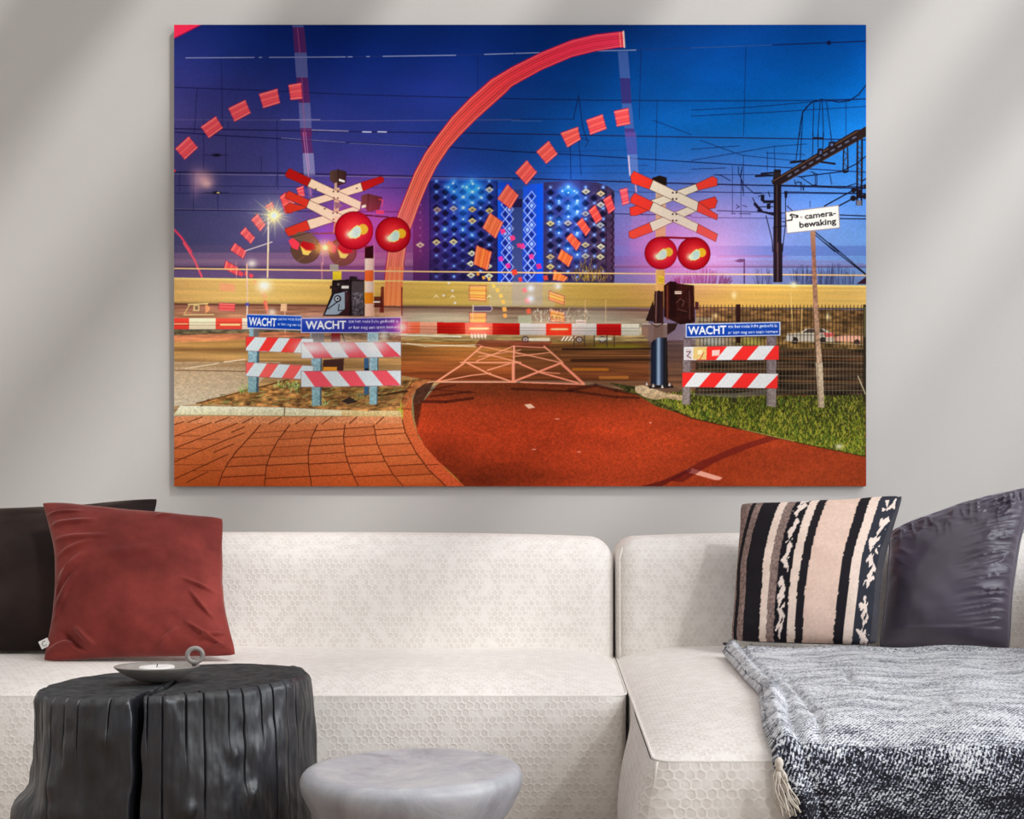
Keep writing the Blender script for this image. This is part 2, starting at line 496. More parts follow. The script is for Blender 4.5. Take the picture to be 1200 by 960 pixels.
def glyph_tris(s, bold=0.012):
    cu = bpy.data.curves.new('lettering', 'FONT'); cu.body = s; cu.size = 1.0; cu.offset = bold; cu.resolution_u = 3
    o = bpy.data.objects.new('lettering', cu); COL.objects.link(o)
    bpy.context.view_layer.update()
    ev = o.evaluated_get(bpy.context.evaluated_depsgraph_get())
    me = ev.to_mesh(); me.calc_loop_triangles()
    v = [(p.co.x, p.co.y) for p in me.vertices]
    tr = [tuple(v[i] for i in t.vertices) for t in me.loop_triangles]
    ev.to_mesh_clear(); bpy.data.objects.remove(o); bpy.data.curves.remove(cu)
    return tr
def text(s, a, b, h, col, al=1.0, bold=0.012):
    """lettering whose base line runs from a to b, capital height h"""
    tr = glyph_tris(s, bold)
    xs = [p[0] for t in tr for p in t]; x0, x1 = min(xs), max(xs)
    ax = ((b[0] - a[0]) / (x1 - x0), (b[1] - a[1]) / (x1 - x0))
    L = math.hypot(b[0] - a[0], b[1] - a[1]); up = (-(b[1] - a[1]) / L, (b[0] - a[0]) / L)
    k = h / 0.72
    f = lambda p: (a[0] + ax[0] * (p[0] - x0) - up[0] * p[1] * k, a[1] + ax[1] * (p[0] - x0) - up[1] * p[1] * k)
    pts = [[f(p) for p in t] for t in tr]
    allx = [p[0] for t in pts for p in t]; ally = [p[1] for t in pts for p in t]
    w = win(min(allx), min(ally), max(allx), max(ally))
    m = np.zeros(GX[w].shape, dtype=bool)
    for t in pts: m |= pmask(t, w)
    comp(w, m * al, col)

def paint_picture():
    rr = random.Random(5)
    # ---- dusk sky
    ys = [29, 60, 100, 150, 200, 250, 300, 400]
    xs = [204, 300, 400, 500, 600, 740, 850, 1015]
    tab = [
     [(24,34,92),(8,28,84),(0,25,80),(0,28,82),(0,32,92),(0,44,108),(0,58,128),(0,72,152)],
     [(34,42,102),(16,36,98),(6,30,92),(2,32,94),(0,38,104),(0,56,124),(0,70,148),(0,86,172)],
     [(52,52,116),(38,46,110),(22,40,108),(12,40,112),(2,50,120),(0,70,142),(0,84,166),(0,104,192)],
     [(72,66,126),(60,60,124),(42,52,124),(30,52,128),(14,66,140),(8,86,162),(8,104,186),(20,124,212)],
     [(70,66,120),(66,64,122),(54,58,130),(44,58,138),(28,70,150),(36,96,176),(62,118,200),(54,136,222)],
     [(74,73,118),(78,76,124),(72,62,138),(70,62,146),(60,80,150),(112,118,186),(122,136,210),(92,146,226)],
     [(74,72,112),(84,76,118),(104,68,130),(96,66,140),(80,80,150),(108,108,182),(130,136,204),(100,146,212)],
     [(120,100,110)] * 8]
    tb = np.array(tab, dtype=np.float64) / 255.0
    col = np.zeros((CH, CW, 3))
    rows = np.stack([np.stack([np.interp(gx, xs, tb[r, :, c]) for c in range(3)], -1) for r in range(len(ys))])
    j = np.clip(np.searchsorted(ys, gy) - 1, 0, len(ys) - 2)
    t = ((gy - np.array(ys)[j]) / (np.array(ys)[j + 1] - np.array(ys)[j]))
    col = rows[j] * (1 - t)[:, None, None] + rows[j + 1] * t[:, None, None]
    col *= (1 + .22 * np.clip((700 - GX) / 500, 0, 1) * np.clip((150 - GY) / 110, 0, 1))[..., None]
    col *= (1 + 0.07 * fbm(GX / 60, GY / 22, 3, 4)[..., None] + 0.05 * vnoise(GX * 1.1, GY * 1.1, 9)[..., None])
    IMG[...] = np.clip(col, 0, 1)
    glow(540, 105, 60, 30, (60, 30, 90), 0.35)
    glow(450, 240, 50, 45, (90, 20, 60), 0.4); glow(850, 262, 40, 40, (150, 70, 150), 0.45)
    glow(980, 280, 60, 30, (80, 90, 120), 0.3)
    # smeared roof lines of the passing train over the sky
    rect(204, 287, 505, 296, (95, 82, 118), 0.5)
    for x0, x1, y0, y1, c, a in [(204,720,296,313,(150,110,140),.55),(204,720,304,309,(170,130,150),.3),(204,1015,311.5,314,(80,55,85),.55),(204,720,317,326,(115,85,130),.65),
                             (720,1015,288,300,(92,116,190),.6),(840,920,299,302,(140,90,140),.45),(720,1015,309,313,(140,110,160),.4),(840,1000,306,308,(150,112,160),.45),
                             (720,1015,322,333,(110,130,180),.45)]: rect(x0, y0, x1, y1, c, a)
    # ---- wires
    dk = (16, 22, 66)
    def wire(p, wd=.9, c=dk, a=.8): line(p, wd, c, a)
    wire([(204,68.2),(405,67),(535,65),(600,63),(735,59),(810,56.5)], .8, (40,50,100))
    for x0, x1 in [(218,298),(304,307),(316,405),(408,413),(430,433),(449,534),(568,602),(604,636),(700,745)]:
        y = np.interp([x0, x1], [204,405,535,600,735], [68.2,67,65,63,59]); line([(x0,y[0]),(x1,y[1])], 1.1, (150,156,190), .85)
    wire([(810,56.5),(905,53)], .9, (60,80,130)); wire([(905,53),(1015,48.5)], 1.1, dk, 1); disc(971,50.5,2.6,dk)
    wire([(204,102.5),(300,106),(410,111),(500,113.5),(600,116),(690,117.5),(810,118.5),(945,118),(1015,116)], 1.0)
    wire([(204,140.5),(320,141),(410,142),(610,140.5)], .9, (104,96,140), .7); wire([(330,140.5),(375,140.5)],1,(160,150,185),.8)
    wire([(204,151),(410,154.5),(540,156),(600,157),(810,161),(1015,164)], 1.3, (30,28,70), .9)
    line(A1('880,755 1190,765'), .9, (185,175,200), .8)
    for x in (430, 448): line([(x-5,154.7),(x+5,154.9)], 1.3, (215,215,235), .9)
    wire([(204,155),(260,159),(405,167),(530,173),(610,178),(680,182),(810,190),(1015,202)], 1.2)
    line([(330,162),(405,167)], .8, (150,140,175), .7); line([(410,168),(500,172)], .8, (120,120,165), .7)
    wire([(204,202),(330,203),(410,205),(500,207),(600,209),(810,215.5),(900,217.5),(1015,221)], 1.6, (28,26,62), .9)
    line([(204,204),(330,205.5),(500,208.3),(600,210)], .8, (140,126,160), .75)
    wire([(204,246),(330,247.5),(500,248.5),(700,250),(810,253)], 1.1); line([(204,245),(315,246)], .8, (140,125,150), .6)
    for p in ['0,345 605,350','0,255 1000,265']: pass
    wire([(204,217.5),(400,219.5),(510,221),(600,223),(690,224.5),(810,226)], .8, dk, .6); wire([(204,226.5),(410,228)], .8, dk, .5)
    wire([(810,225),(1015,227.5)], 1.0); wire([(840,247),(1015,253)], 1.0); wire([(810,255),(1015,257)],.8,dk,.6)
    wire([(600,140),(672,140)], .8, dk, .6); wire([(600,142),(635,142)], .7, (90,120,180), .6)
    wire([(640,195.5),(760,194)], .8, dk, .5); wire([(600,203),(810,203)], .6, dk, .4); wire([(600,178.5),(740,176)], .6, dk, .4)
    wire([(765,141),(810,158)], .8, dk, .7)
    for p in ['0,190 560,95 770,80','0,115 320,92','0,248 230,240','150,285 560,285 760,300','60,55 340,155 720,195','760,150 500,140']:
        wire(B4(p), .8, dk, .75)
    wire(A4('0,625 400,605 800,570 1170,550'), .8, dk, .8); wire(A4('0,665 500,640 1170,600'), .8, dk, .8)
    for p in [(259.5,69,261,151),(231.5,104,228,156),(239,140,239,152),(267.5,143,267.5,152),(325,141,325,164),(325,164,326,222),(306.5,184,306.5,203),(227,203,227,247),
              (255.5,226,255.5,246),(239,156,239,201),(265,160,265,203),(325,205,324,218),(211,203,211,224),(751,58,749,140),(770,118,768,201),(874,54,871,160),(871,183,871,230),
              (899,178,899,200),(907,171,908,200),(991,118,991,160),(560,67,560,113),(553,113,553,140),(858,195,858,250),(949,236,949,243),(868,200,868,255)]:
        wire([p[:2], p[2:]], .8, dk, .6)
    wire([(678,112),(672,140)], .9); wire([(678,112),(683,150),(688,165)], .9); wire([(676,160),(690,165),(686,172)], .7); wire([(678,160),(681,205)], .8); wire([(668,162),(669,210)],.9)
    for x, y in [(254,182),(254,226)]:
        disc(x, y, 6, (34,32,52), 1, 1.8); disc(x, y, 3, (12,12,22), 1, 1.3); line([(x-14,y),(x+14,y)], .8, (40,36,66))
    disc(256, 226, 2.0, (210,190,130), .9, 1.0)
    # drooping feeder cable at right
    line(A4('1170,455 1120,520 1060,560 990,572 930,560 870,553 810,570 770,605 745,640 730,720 722,800'), 1.3, (14,20,58))
    for p in ['820,570 812,800','862,560 845,800','875,560 885,800','905,570 935,800','800,575 745,640 738,800']: line(A4(p), .9, (14,20,58), .9)
    for p in ['722,0 700,190','738,0 728,200','815,0 810,180','848,0 848,100','882,0 880,110','930,0 940,60']: line(B4(p), 1.0, (18,22,56), .9)
    line(B4('315,230 315,270 350,350 420,410 470,410'), .9, (14,18,50)); line(B4('340,235 330,300 345,395'), .9, (14,18,50))
    line(B4('160,285 200,290 260,325'), .9, dk)
    # lens flare coloured cloud of light over the street at left
    glow(240, 212, 8, 7, (240,150,110), .75); glow(232, 206, 7, 8, (180,110,110), .45); glow(243, 216, 4, 3, (255,170,120), .5); glow(229, 222, 4, 8, (120,70,80), .5)
    # ---- towers with lattice facades
    polyg([(484,212),(583,212),(583,333),(484,333)], (40,42,100), (52,42,92), 'y', .93)
    polyg([(503,212),(583,212),(583,333),(503,333)], (28,30,92), (46,36,82), 'y', 1, .15, 6)
    polyg([(486,232),(503,220),(503,333),(484,333)], (72,40,108), (80,42,92), 'y', .9)
    polyg([(637,214),(668,211),(700,214),(712,218),(720,224),(720,334),(637,334)], (58,46,78), (66,54,80), 'y', 1, .15, 6)
    polyg([(637,222),(690,222),(690,334),(637,334)], (40,46,120), (62,52,90), 'y', .8)
    polyg([(600,222),(614,222),(614,333),(600,333)], (44,62,122), (72,84,142), 'y', 1); rect(600,233,612,243,(36,26,66))
    polyg([(582,214),(600,214),(600,334),(582,334)], (20,60,190), (30,56,180), 'y', 1); rect(583,222,588,333,(20,86,230),.8)
    polyg([(613,220),(622,216),(637,215),(637,334),(612,334)], (30,84,215), (40,70,190), 'y', 1); rect(629,216,636,333,(10,86,235),.85)
    glow(548, 238, 24, 26, (0,70,255), .5); glow(554, 220, 20, 8, (20,110,255), .6); glow(668, 230, 18, 24, (0,60,240), .45); glow(530,275,20,30,(10,30,180),.5); glow(672,280,12,30,(10,30,190),.4)
    def lattice(x0, y0, cols, dx, dy, nrow, ghost=None):
        for i in range(cols):
            for j in range(nrow):
                x = x0 + i * dx; y = y0 + j * dy + (dy / 2 if i % 2 else 0)
                if y > 331: continue
                al = 1.0 if y < 296 else 0.55
                poly([(x-dx*.44,y),(x,y-dy*.36),(x+dx*.44,y),(x,y+dy*.36)], (12,14,44), .85 * al)
                line([(x-dx*.98,y),(x,y-dy*.5),(x+dx*.98,y),(x,y+dy*.5)], .7, (104,84,124), .42 * al)
    lattice(511.5, 219, 7, 10.4, 12.4, 9); lattice(645, 226, 7, 10.2, 12.4, 9)
    for x0, y0, n in [(511.5,212.5,7),(645,219.5,7)]:
        for i in range(n):
            for j in range(10):
                x = x0 + i * 10.3; y = y0 + j * 12.4 + (6.2 if i % 2 else 0)
                if y < 330 and rr.random() < .8:
                    b = rr.choice([.5, .8, 1]); glow(x, y, 1.5, 1.5, (60,130,255), b); disc(x, y, .8, (170,205,255), b)
    for x, y, r in [(531,215,2.4),(554,215.5,2.6),(525.5,219.5,2),(547,219.5,2.6),(554,225,3),(561,220.5,2.2),(543,231,3.4),(543,243.5,3.2),(543,257,2.2),(564.5,232,2.6),(554,238,2.2),(532,224.5,2),
                    (553.5,276,2),(542.5,270,2),(531,262.5,1.8),(521,269.5,1.8),(666,219,2.6),(659,224,2.2),(673,224,2.2),(676.5,235.5,3),(676.5,248,3.2),(666,254,2.6),(655,235.5,2),(655,260,2.2),(676.5,273,2.6),(655,273,2.2),(676.5,298.5,2.4),(665.5,291.5,2.4),(666,241.5,2.2),(666,226,2.0),(643.5,242,1.6),(645,255,1.6)]:
        glow(x, y, r * 1.7, r * 1.7, (20,110,255), .8); disc(x, y, r * .55, (190,225,255), .95)
    for x, y, c in [(512.5,246,(170,150,150)),(531.5,244.5,(180,180,200)),(553.5,245.5,(215,190,120)),(553.5,259,(225,205,140)),(573.5,247,(200,180,110)),(511.5,284,(215,205,150)),(531.5,283.5,(225,215,160)),(492.5,287,(225,200,170)),
                    (573.5,222.5,(200,200,190)),(645,262,(215,200,140)),(665.5,261.5,(190,185,190)),(686.5,224.5,(210,205,185)),(704,227,(215,195,150)),(704,240,(200,195,190)),(686,250.5,(170,170,190)),(703.5,264,(170,180,190)),(686,287,(205,190,150)),(704,289,(215,210,180)),(686,300,(180,180,180)),(703.5,301,(210,205,160)),(645,301,(190,170,130)),(645,312.5,(215,195,130)),(553,297,(215,215,185)),(552,309,(220,220,190)),(552,322.5,(215,210,180)),(572,312,(210,205,170)),(573,323.5,(215,215,190))]:
        poly([(x-5.2,y),(x,y-3.6),(x+5.2,y),(x,y+3.6)], c, .95); poly([(x-2,y+.6),(x,y-1.2),(x+2.4,y+.6),(x,y+2)], (60,50,60), .55)
    for y in np.arange(240, 334, 11.2):
        for xx, yy in [(592,y),(597,y+5.6),(623,y-10),(618,y-4.4)]:
            s = 4.6
            line([(xx-s,yy),(xx,yy-s*1.25),(xx+s,yy),(xx,yy+s*1.25),(xx-s,yy)], .9, (190,205,250), .8); poly([(xx-2.4,yy),(xx,yy-3),(xx+2.4,yy),(xx,yy+3)], (30,36,110) if rr.random()<.6 else (190,215,255), .8)
    for y in np.arange(226, 330, 8.0):
        line([(716.5,y),(719.5,y+3),(717,y+7),(716,y+8)], 1.4, (16,16,36), .9)
    rect(710, 219, 711, 330, (22,18,40), .8); rect(503.5, 213, 504.5, 330, (20,20,50), .5); rect(582, 213, 583, 330, (14,16,60), .8)
    for y in np.arange(240, 300, 9): line([(490,y),(496,y+4.5),(490,y+9)], .6, (120,70,130), .6); disc(493, y, .8, (190,120,170), .8)
    # shrub in front of the right tower
    for _ in range(170):
        x = rr.gauss(690, 11); y = 330 - abs(rr.gauss(0, 9)); line([(x, y), (x + rr.uniform(-3, 3), y - rr.uniform(2, 6))], .7, rr.choice([(190,150,60),(150,120,50),(90,75,40),(215,175,80)]), .75)
    # bare trees at right
    for x0, x1, n, hh, c in [(790,855,60,22,(60,34,66)),(885,905,12,22,(60,60,100)),(928,955,26,24,(60,62,100)),(958,1000,34,26,(58,62,100))]:
        for _ in range(n * 2):
            x = rr.uniform(x0, x1); k = 1 - abs(x - (x0 + x1) / 2) / (x1 - x0) * (1.2 if x0 == 790 else .5); h = hh * k * rr.uniform(.4, 1)
            line([(x, 333), (x + rr.uniform(-3, 3) + (x - 822) * .12 * (x0 == 790), 333 - h)], .7, c, .6)
    poly([(1003,333),(1015,324),(1015,333)], (60,30,44)); line([(872,305),(872,332)], 1.6, (44,40,74)); poly(C4('285,120 325,105 360,105 360,122 325,130'), (50,50,80))
    # ---- ghost of the rising barrier arms
    for q, c, a in [('815,55 890,55 892,70 818,70',(140,130,170),.5),('818,70 895,70 912,240 830,240',(96,34,88),.75),('830,240 912,240 920,405 842,405',(120,118,165),.62),('842,405 920,405 935,575 858,575',(100,36,92),.75),('858,575 935,575 945,745 868,745',(124,122,168),.62),('868,745 945,745 948,800 872,800',(100,36,92),.75)]: poly(A1(q), c, a)
    for q, c, a in [('870,0 938,0 955,142 885,142',(104,40,96),.7),('885,142 958,142 968,285 893,285',(150,148,186),.7),('905,300 950,300 952,440 925,440',(170,110,150),.4)]: poly(B1(q), c, a)
    line(A1('850,75 866,240'), .8, (190,80,120), .7); line(A1('880,405 900,800'), .8, (190,80,120), .6); line(B1('888,0 940,420'), .8, (230,150,190), .7); line(B1('905,0 930,250'), .8, (230,150,190), .6)
    for q, c, a in [('708,232 775,232 790,410 722,410',(90,104,165),.65),('722,410 790,410 800,580 735,580',(66,44,110),.8),('735,580 800,580 818,748 752,748',(92,106,170),.65),('752,748 818,748 822,800 758,800',(90,50,120),.75)]: poly(A3(q), c, a)
    for q, c, a in [('755,0 830,0 838,150 772,150',(110,84,165),.6),('770,150 838,150 846,285 782,285',(130,140,200),.55),('800,560 900,560 930,800 790,800',(190,120,190),.25)]: poly(B3(q), c, a)
    line(B3('780,160 790,290'), 1.6, (235,200,220), .8); line(B3('826,350 832,400'), 1.6, (240,170,180), .8)
    # ---- red light trails
    o1 = A3('745,98 700,102 560,118 400,155 200,235 0,335') + A2('1000,420 860,545 740,670 640,800') + B2('560,140 490,270 430,420 375,560') + C2('310,70 295,180 285,290 280,485')
    i1 = A3('752,203 700,208 560,230 400,270 200,355 0,465') + A2('1100,510 1000,600 900,690 800,790') + B2('720,110 640,230 580,350 530,470 490,580 465,650') + C2('435,30 420,130 410,260 400,485')
    def strip(oo, ii, n=160):
        def rs(p):
            p = np.array(p); d = np.r_[0, np.cumsum(np.hypot(*np.diff(p, axis=0).T))]
            return np.stack([np.interp(np.linspace(0, d[-1], n), d, p[:, k]) for k in (0, 1)], -1)
        return rs(oo), rs(ii)
    # match both edges by a shared parameter so that the streaks run along the arc
    O, I = strip(o1, i1)
    lanes = 16
    base = [(236,52,82),(232,50,72),(232,62,66),(232,82,72),(232,100,78),(238,112,80),(244,128,82)]
    for k in range(len(O) - 1):
        tpos = k / (len(O) - 2) * (len(base) - 1); b0 = int(min(tpos, len(base) - 2)); f = tpos - b0
        bc = np.array(base[b0]) * (1 - f) + np.array(base[b0 + 1]) * f
        for l in range(lanes):
            v0, v1 = l / lanes, (l + 1) / lanes
            ln = 1 + 0.13 * math.sin(l * 2.7) + 0.06 * math.sin(l * 7.1 + k * .02)
            cc = np.clip(bc * ln + (np.array((20, 34, 24)) if l in (1, 14) else 0), 0, 255)
            q = [tuple(O[k] * (1 - v0) + I[k] * v0), tuple(O[k + 1] * (1 - v0) + I[k + 1] * v0), tuple(O[k + 1] * (1 - v1) + I[k + 1] * v1), tuple(O[k] * (1 - v1) + I[k] * v1)]
            poly(q, tuple(cc), .97)
    line([tuple(p) for p in O], 1.2, (150, 20, 70), .7); line([tuple(p) for p in I], 1.0, (140, 24, 70), .6)
    line(A3('745,98 752,203'), 2.0, (255, 214, 190), .9); line(A3('720,105 728,203'), 1.2, (255,150,110), .8)
    poly([(204,29),(236.5,29),(220,37.5),(204,45.5)], (250,45,85)); line([(236.5,29),(220,37.5),(204,45.5)], 1.4, (150,14,70), .8)
    line(B1('23,650 70,700 140,800'), 2.4, (236,70,100), .95); line(C1('90,0 160,110 210,225'), 2.4, (240,90,110), .95)
    def patch(p, col=(250,86,96), a=.96, hl=(255,140,120)):
        poly(p, col, a); cxm = sum(q[0] for q in p) / 4; cym = sum(q[1] for q in p) / 4
        (x0,y0),(x1,y1),(x2,y2),(x3,y3) = p
        line([p[0], p[1], p[2], p[3], p[0]], .9, (150,20,70), .55)
        for t, w_, c in [(.1,1.2,(255,170,150)),(.32,.8,(190,60,70)),(.5,1.0,hl),(.64,.7,(200,70,76)),(.8,.8,(196,50,66)),(.92,1.2,(255,160,140))]:
            line([(x0+(x3-x0)*t, y0+(y3-y0)*t), (x1+(x2-x1)*t, y1+(y2-y1)*t)], w_, c, .6 * a)
    for p in ['790,455 875,440 882,550 805,557','593,515 715,480 733,578 622,612','388,610 500,555 538,645 430,703','203,735 303,665 352,745 258,812']: patch(A1(p))
    patch(B1('32,110 122,28 185,105 97,185')); poly(B1('23,245 38,258 23,275'), (235,60,80))
    for p in ['845,375 888,358 900,430 860,432','735,430 790,400 830,480 770,500','635,495 680,465 700,520 655,535','540,585 583,545 637,620 602,665','465,675 500,635 567,708 538,748']: patch(B1(p), (240,96,100))
    patch(C1('400,45 430,-2 510,55 488,105'), (240,92,96)); patch(C1('357,170 370,115 455,165 450,218'), (244,90,92))
    for p in ['683,630 778,610 790,718 703,735','497,690 605,652 632,750 525,790']: patch(A3(p), (246,84,84))
    for p in ['325,5 440,-35 458,50 372,103','163,130 245,58 305,148 230,213','22,270 98,188 167,270 97,352']: patch(B3(p), (244,92,80))
    patch(B2('1045,445 1112,347 1187,425 1132,515'), (240,104,74)); patch(B2('945,640 995,540 1085,605 1035,712'), (242,120,66))
    patch(C2('885,140 905,15 1008,60 980,182'), (246,122,54), .95, (255,180,90))
    for p, c in [('720,385 770,372 785,475 740,490',(250,92,104)),('610,450 658,420 690,515 648,547',(246,80,80)),('513,525 555,487 605,580 562,613',(246,84,72)),('432,610 470,573 525,655 495,697',(248,92,66)),('362,710 397,675 462,745 432,795',(248,104,60))]: patch(B3(p), c)
    patch(C3('303,100 330,40 408,95 380,160'), (250,122,50)); patch(C3('272,245 280,180 375,230 350,258'), (250,140,56))
    # ---- the passing train as a streak
    yT = lambda x: np.interp(x, [204, 400, 600, 810, 1015], [325.5, 328, 331, 332.5, 334.5])
    yB = lambda x: np.interp(x, [204, 400, 600, 810, 1015], [355, 357, 360, 361, 362])
    w = win(204, 320, 1015, 366); X = GX[w]; Y = GY[w]
    tr = (Y - yT(X)) / (yB(X) - yT(X)); m = ((tr > 0) & (tr < 1)) * 1.0
    prof = np.interp(tr.ravel(), [0, .06, .12, .22, .3, .9, .97, 1], [1.15, 1.12, .98, 1.05, .98, .98, .82, .7]).reshape(tr.shape)
    cxs = [204, 300, 420, 520, 600, 700, 800, 900, 1015]
    cc = np.stack([np.interp(X, cxs, [v[k] / 255 for v in [(224,178,104),(232,194,112),(226,184,92),(206,172,80),(198,166,90),(196,158,72),(206,160,68),(228,180,86),(230,186,100)]]) for k in range(3)], -1)
    cc = cc * (prof * (1 + .07 * fbm(X / 90, tr * 9, 21, 3)))[..., None]
    IMG[w] = IMG[w] * (1 - .95 * m[..., None]) + np.clip(cc, 0, 1) * .95 * m[..., None]
    polyg(C2('304,160 420,160 412,260 402,485 282,485 290,300'), (246,128,82), (250,138,80), 'y', .88)
    for q in range(7): line(C2('%d,160 %d,485' % (312 + q * 16, 290 + q * 17)), .7, (255,176,110) if q % 2 else (216,90,60), .6)
    line([(204, 326), (400, 328.3), (600, 331.5), (810, 333), (1015, 335)], 1.3, (255, 226, 140), .75)
    line([(204, 314.6), (400, 317.2), (600, 319.4), (810, 321.2), (1015, 322.6)], 1.6, (255, 186, 110), .95); line([(204, 314.6), (400, 317.2), (600, 319.4), (810, 321.2), (1015, 322.6)], .6, (255, 226, 170), .8)
    rect(573, 330, 650, 360, (190,190,190), .28); rect(600, 331, 636, 358, (150,150,210), .25)
    # undercarriage zone below the streak
    polyg([(204,355),(400,357),(470,358.5),(470,379),(204,379)], (150,96,78), (200,150,110), 'y', 1, .2, 2.2, 4, 14)
    line([(204,356.5),(400,358.5),(470,360)], 2.2, (104,66,52), .9)
    polyg([(470,358),(760,361.5),(760,392),(470,392)], (120,84,66), (196,190,160), 'y', 1, .16, 2.5, 6, 16)
    line([(470,360),(600,361.5),(770,364)], 2.6, (96,66,58), .9)
    glow(505, 372, 40, 6, (225,220,190), .5, 'mix'); glow(690, 372, 30, 8, (200,196,176), .5, 'mix')
    polyg([(204,386),(470,388),(470,400),(204,398)], (96,96,70), (150,100,74), 'y', 1, .35, 2, 3, 3)
    polyg([(470,391),(760,392),(760,404),(470,403)], (178,150,110), (120,100,50), 'y', 1, .3, 2, 2, 8)
    for p, c in [('858,285 970,285 968,388 858,380',(252,184,84)),('858,465 970,465 970,570 862,570',(252,178,92))]: patch(C2(p), c, .92, (255,214,130))
    for p, c in [('247,320 350,355 348,412 247,380',(252,190,88)),('250,440 350,465 350,530 262,525',(252,176,84))]: patch(C3(p), c, .92, (255,214,130))
    for x, y, s, c in [(915,207,11,(252,160,60)),(953,230,12,(250,180,80)),(990,240,12,(252,200,90)),(1020,287,14,(246,206,96)),(1046,315,15,(244,200,96)),(1068,352,15,(250,196,96)),(1083,392,15,(250,190,90)),(1092,442,17,(250,176,84)),(1096,485,15,(250,170,80))]:
        q = C2('%f,%f %f,%f %f,%f %f,%f' % (x-s,y-s*.7,x+s*.6,y-s,x+s,y+s*.8,x-s*.5,y+s)); poly(q, c, .9)
    for x, y, s, c in [(70,20,20,(250,60,150)),(130,90,19,(250,60,150)),(180,155,20,(250,40,120)),(15,195,18,(240,60,60)),(55,240,14,(250,60,90)),(85,315,18,(250,120,130)),(103,385,20,(240,140,140)),(112,455,19,(240,100,70)),(225,232,18,(240,70,60))]:
        poly(C3('%f,%f %f,%f %f,%f %f,%f' % (x-s,y-s*.6,x+s*.5,y-s,x+s,y+s*.6,x-s*.5,y+s)), c, .85)
    for x, y, s, c in [(1068,105,19,(250,50,170)),(1117,152,19,(250,50,150)),(1190,15,16,(240,50,110)),(1160,195,22,(240,70,50)),(1200,245,14,(240,60,60))]:
        poly(C2('%f,%f %f,%f %f,%f %f,%f' % (x-s,y-s*.6,x+s*.5,y-s,x+s,y+s*.6,x-s*.5,y+s)), c, .85)
    for x, y in [(1080,665),(1145,710)]: poly(B2('%f,%f %f,%f %f,%f %f,%f' % (x-18,y-14,x+10,y-20,x+22,y+6,x-8,y+20)), (250,60,130), .95)
    for x, y in [(635,360),(745,362),(990,362)]: poly(C2('%f,%f %f,%f %f,%f %f,%f' % (x-22,y+12,x,y-18,x+24,y+8,x,y-4)), (240,225,180), .8)
    for p in ['720,268','685,350','745,318','762,400']: x, y = C2(p)[0]; disc(x, y, 1.4, (225,225,235), .8)
    for x, y in [(622,338),(622,350),(654,335.5)]: glow(x, y, 3, 3, (170,210,255), .8)
    poly(C2('885,420 1000,420 1012,438 1000,455 885,455'), (86,66,96)); line(C2('885,420 1000,420 1012,438 1000,455 885,455 885,420'), .8, (210,196,190), .9); line(C2('880,410 880,520'), .8, (230,200,170), .8)
    # ---- left background bits
    poly(C1('330,265 435,275 435,325 330,320'), (244,160,120), .75); patch(C1('325,400 433,405 430,455 325,450'), (244,90,92))
    for p in [('455,180 490,200 480,225 455,215'),('500,185 520,195 512,225 495,215'),('530,200 560,215 545,235 525,225')]: poly(C1(p), (240,76,84), .9)
    for p, c in [((565,262),(252,170,110)),((595,290),(252,180,110)),((610,325),(246,190,130)),((630,355),(246,170,120)),((635,400),(240,110,90)),((642,430),(240,110,80))]:
        x, y = p; poly(C1('%f,%f %f,%f %f,%f %f,%f' % (x-14,y-14,x+10,y-16,x+16,y+14,x-10,y+16)), c, .85)
    for x, y, s, b in [(628,285,4.4,1),(545,137,3,.75),(680,462,2.6,.7)]:
        X0, Y0 = C1('%f,%f' % (x, y))[0]; glow(X0, Y0, s * 1.3, s * 1.1, (255,250,235), b, 'mix')
    line(C1('512,140 512,300'), 1.6, (244,190,160), .9); line(C1('515,230 515,480'), 1.2, (225,200,200), .7); line(C1('640,400 648,470'), 1.4, (245,140,120), .8)
    line(C1('120,410 250,405'), 1.4, (246,226,150), .9); line(C1('90,480 290,478'), 1.2, (240,216,150), .85); line(C1('130,410 95,470'), 1.2, (226,196,130), .8); poly(C1('155,412 195,412 195,455 150,455'), (226,200,140), .8); poly(C1('165,420 185,420 185,445 165,445'), (110,80,60), .8); poly(C1('235,405 265,430 262,450 235,470'), (250,170,110), .85)
    poly(C1('740,405 780,405 780,455 735,455'), (250,206,160), .85); line(C1('765,455 768,620'), 1.2, (240,190,160), .8); rect(288,355,292,359,(80,80,170),.9); line([(290,359),(289,384)], 1.4, (240,210,190))
    for x in (440, 1010, 1015): line(C1('%d,130 %d,240' % (x, x + 2)), .8, (240,160,150), .6)
    # the lit road surface beyond the crossing
    polyg([(204,396),(480,399),(520,404),(520,447),(440,480),(204,485)], (176,130,76), (182,150,108), 'y', 1, .2, 2.6, 12, 26)
    polyg([(204,424),(330,424),(300,452),(232,473),(204,476)], (186,158,124), (204,190,166), 'y', .95, .10, 1.0, 8, 2.5)
    polyg([(204,393),(330,389),(400,392),(204,402)], (226,128,90), (210,140,96), 'y', .75, .2, 2, 31, 12)
    for y, c, a in [(404,(206,160,84),.5),(410,(110,70,34),.4),(417,(214,176,104),.4),(428,(120,84,44),.35)]: glow(300, y, 90, 2.0, c, a, 'mix')
    line(D1('23,50 510,58'), 1.1, (110,76,48), .8); line(D1('100,38 320,5'), 1.4, (228,206,176), .8); line(C1('360,795 500,778'), 1.4, (240,220,190), .85)
    polyg([(470,400),(760,403),(760,446),(505,446),(470,440)], (150,104,50), (146,70,36), 'y', 1, .25, 2.6, 15, 30)
    polyg([(600,404),(820,398),(820,450),(735,455),(690,448),(600,446)], (62,38,28), (96,58,34), 'y', .55, .5, 2.2, 17, 40)
    for p in [('330,750 930,752'),('345,705 930,700')]: line(C3(p), 1.3, (150,100,60), .75)
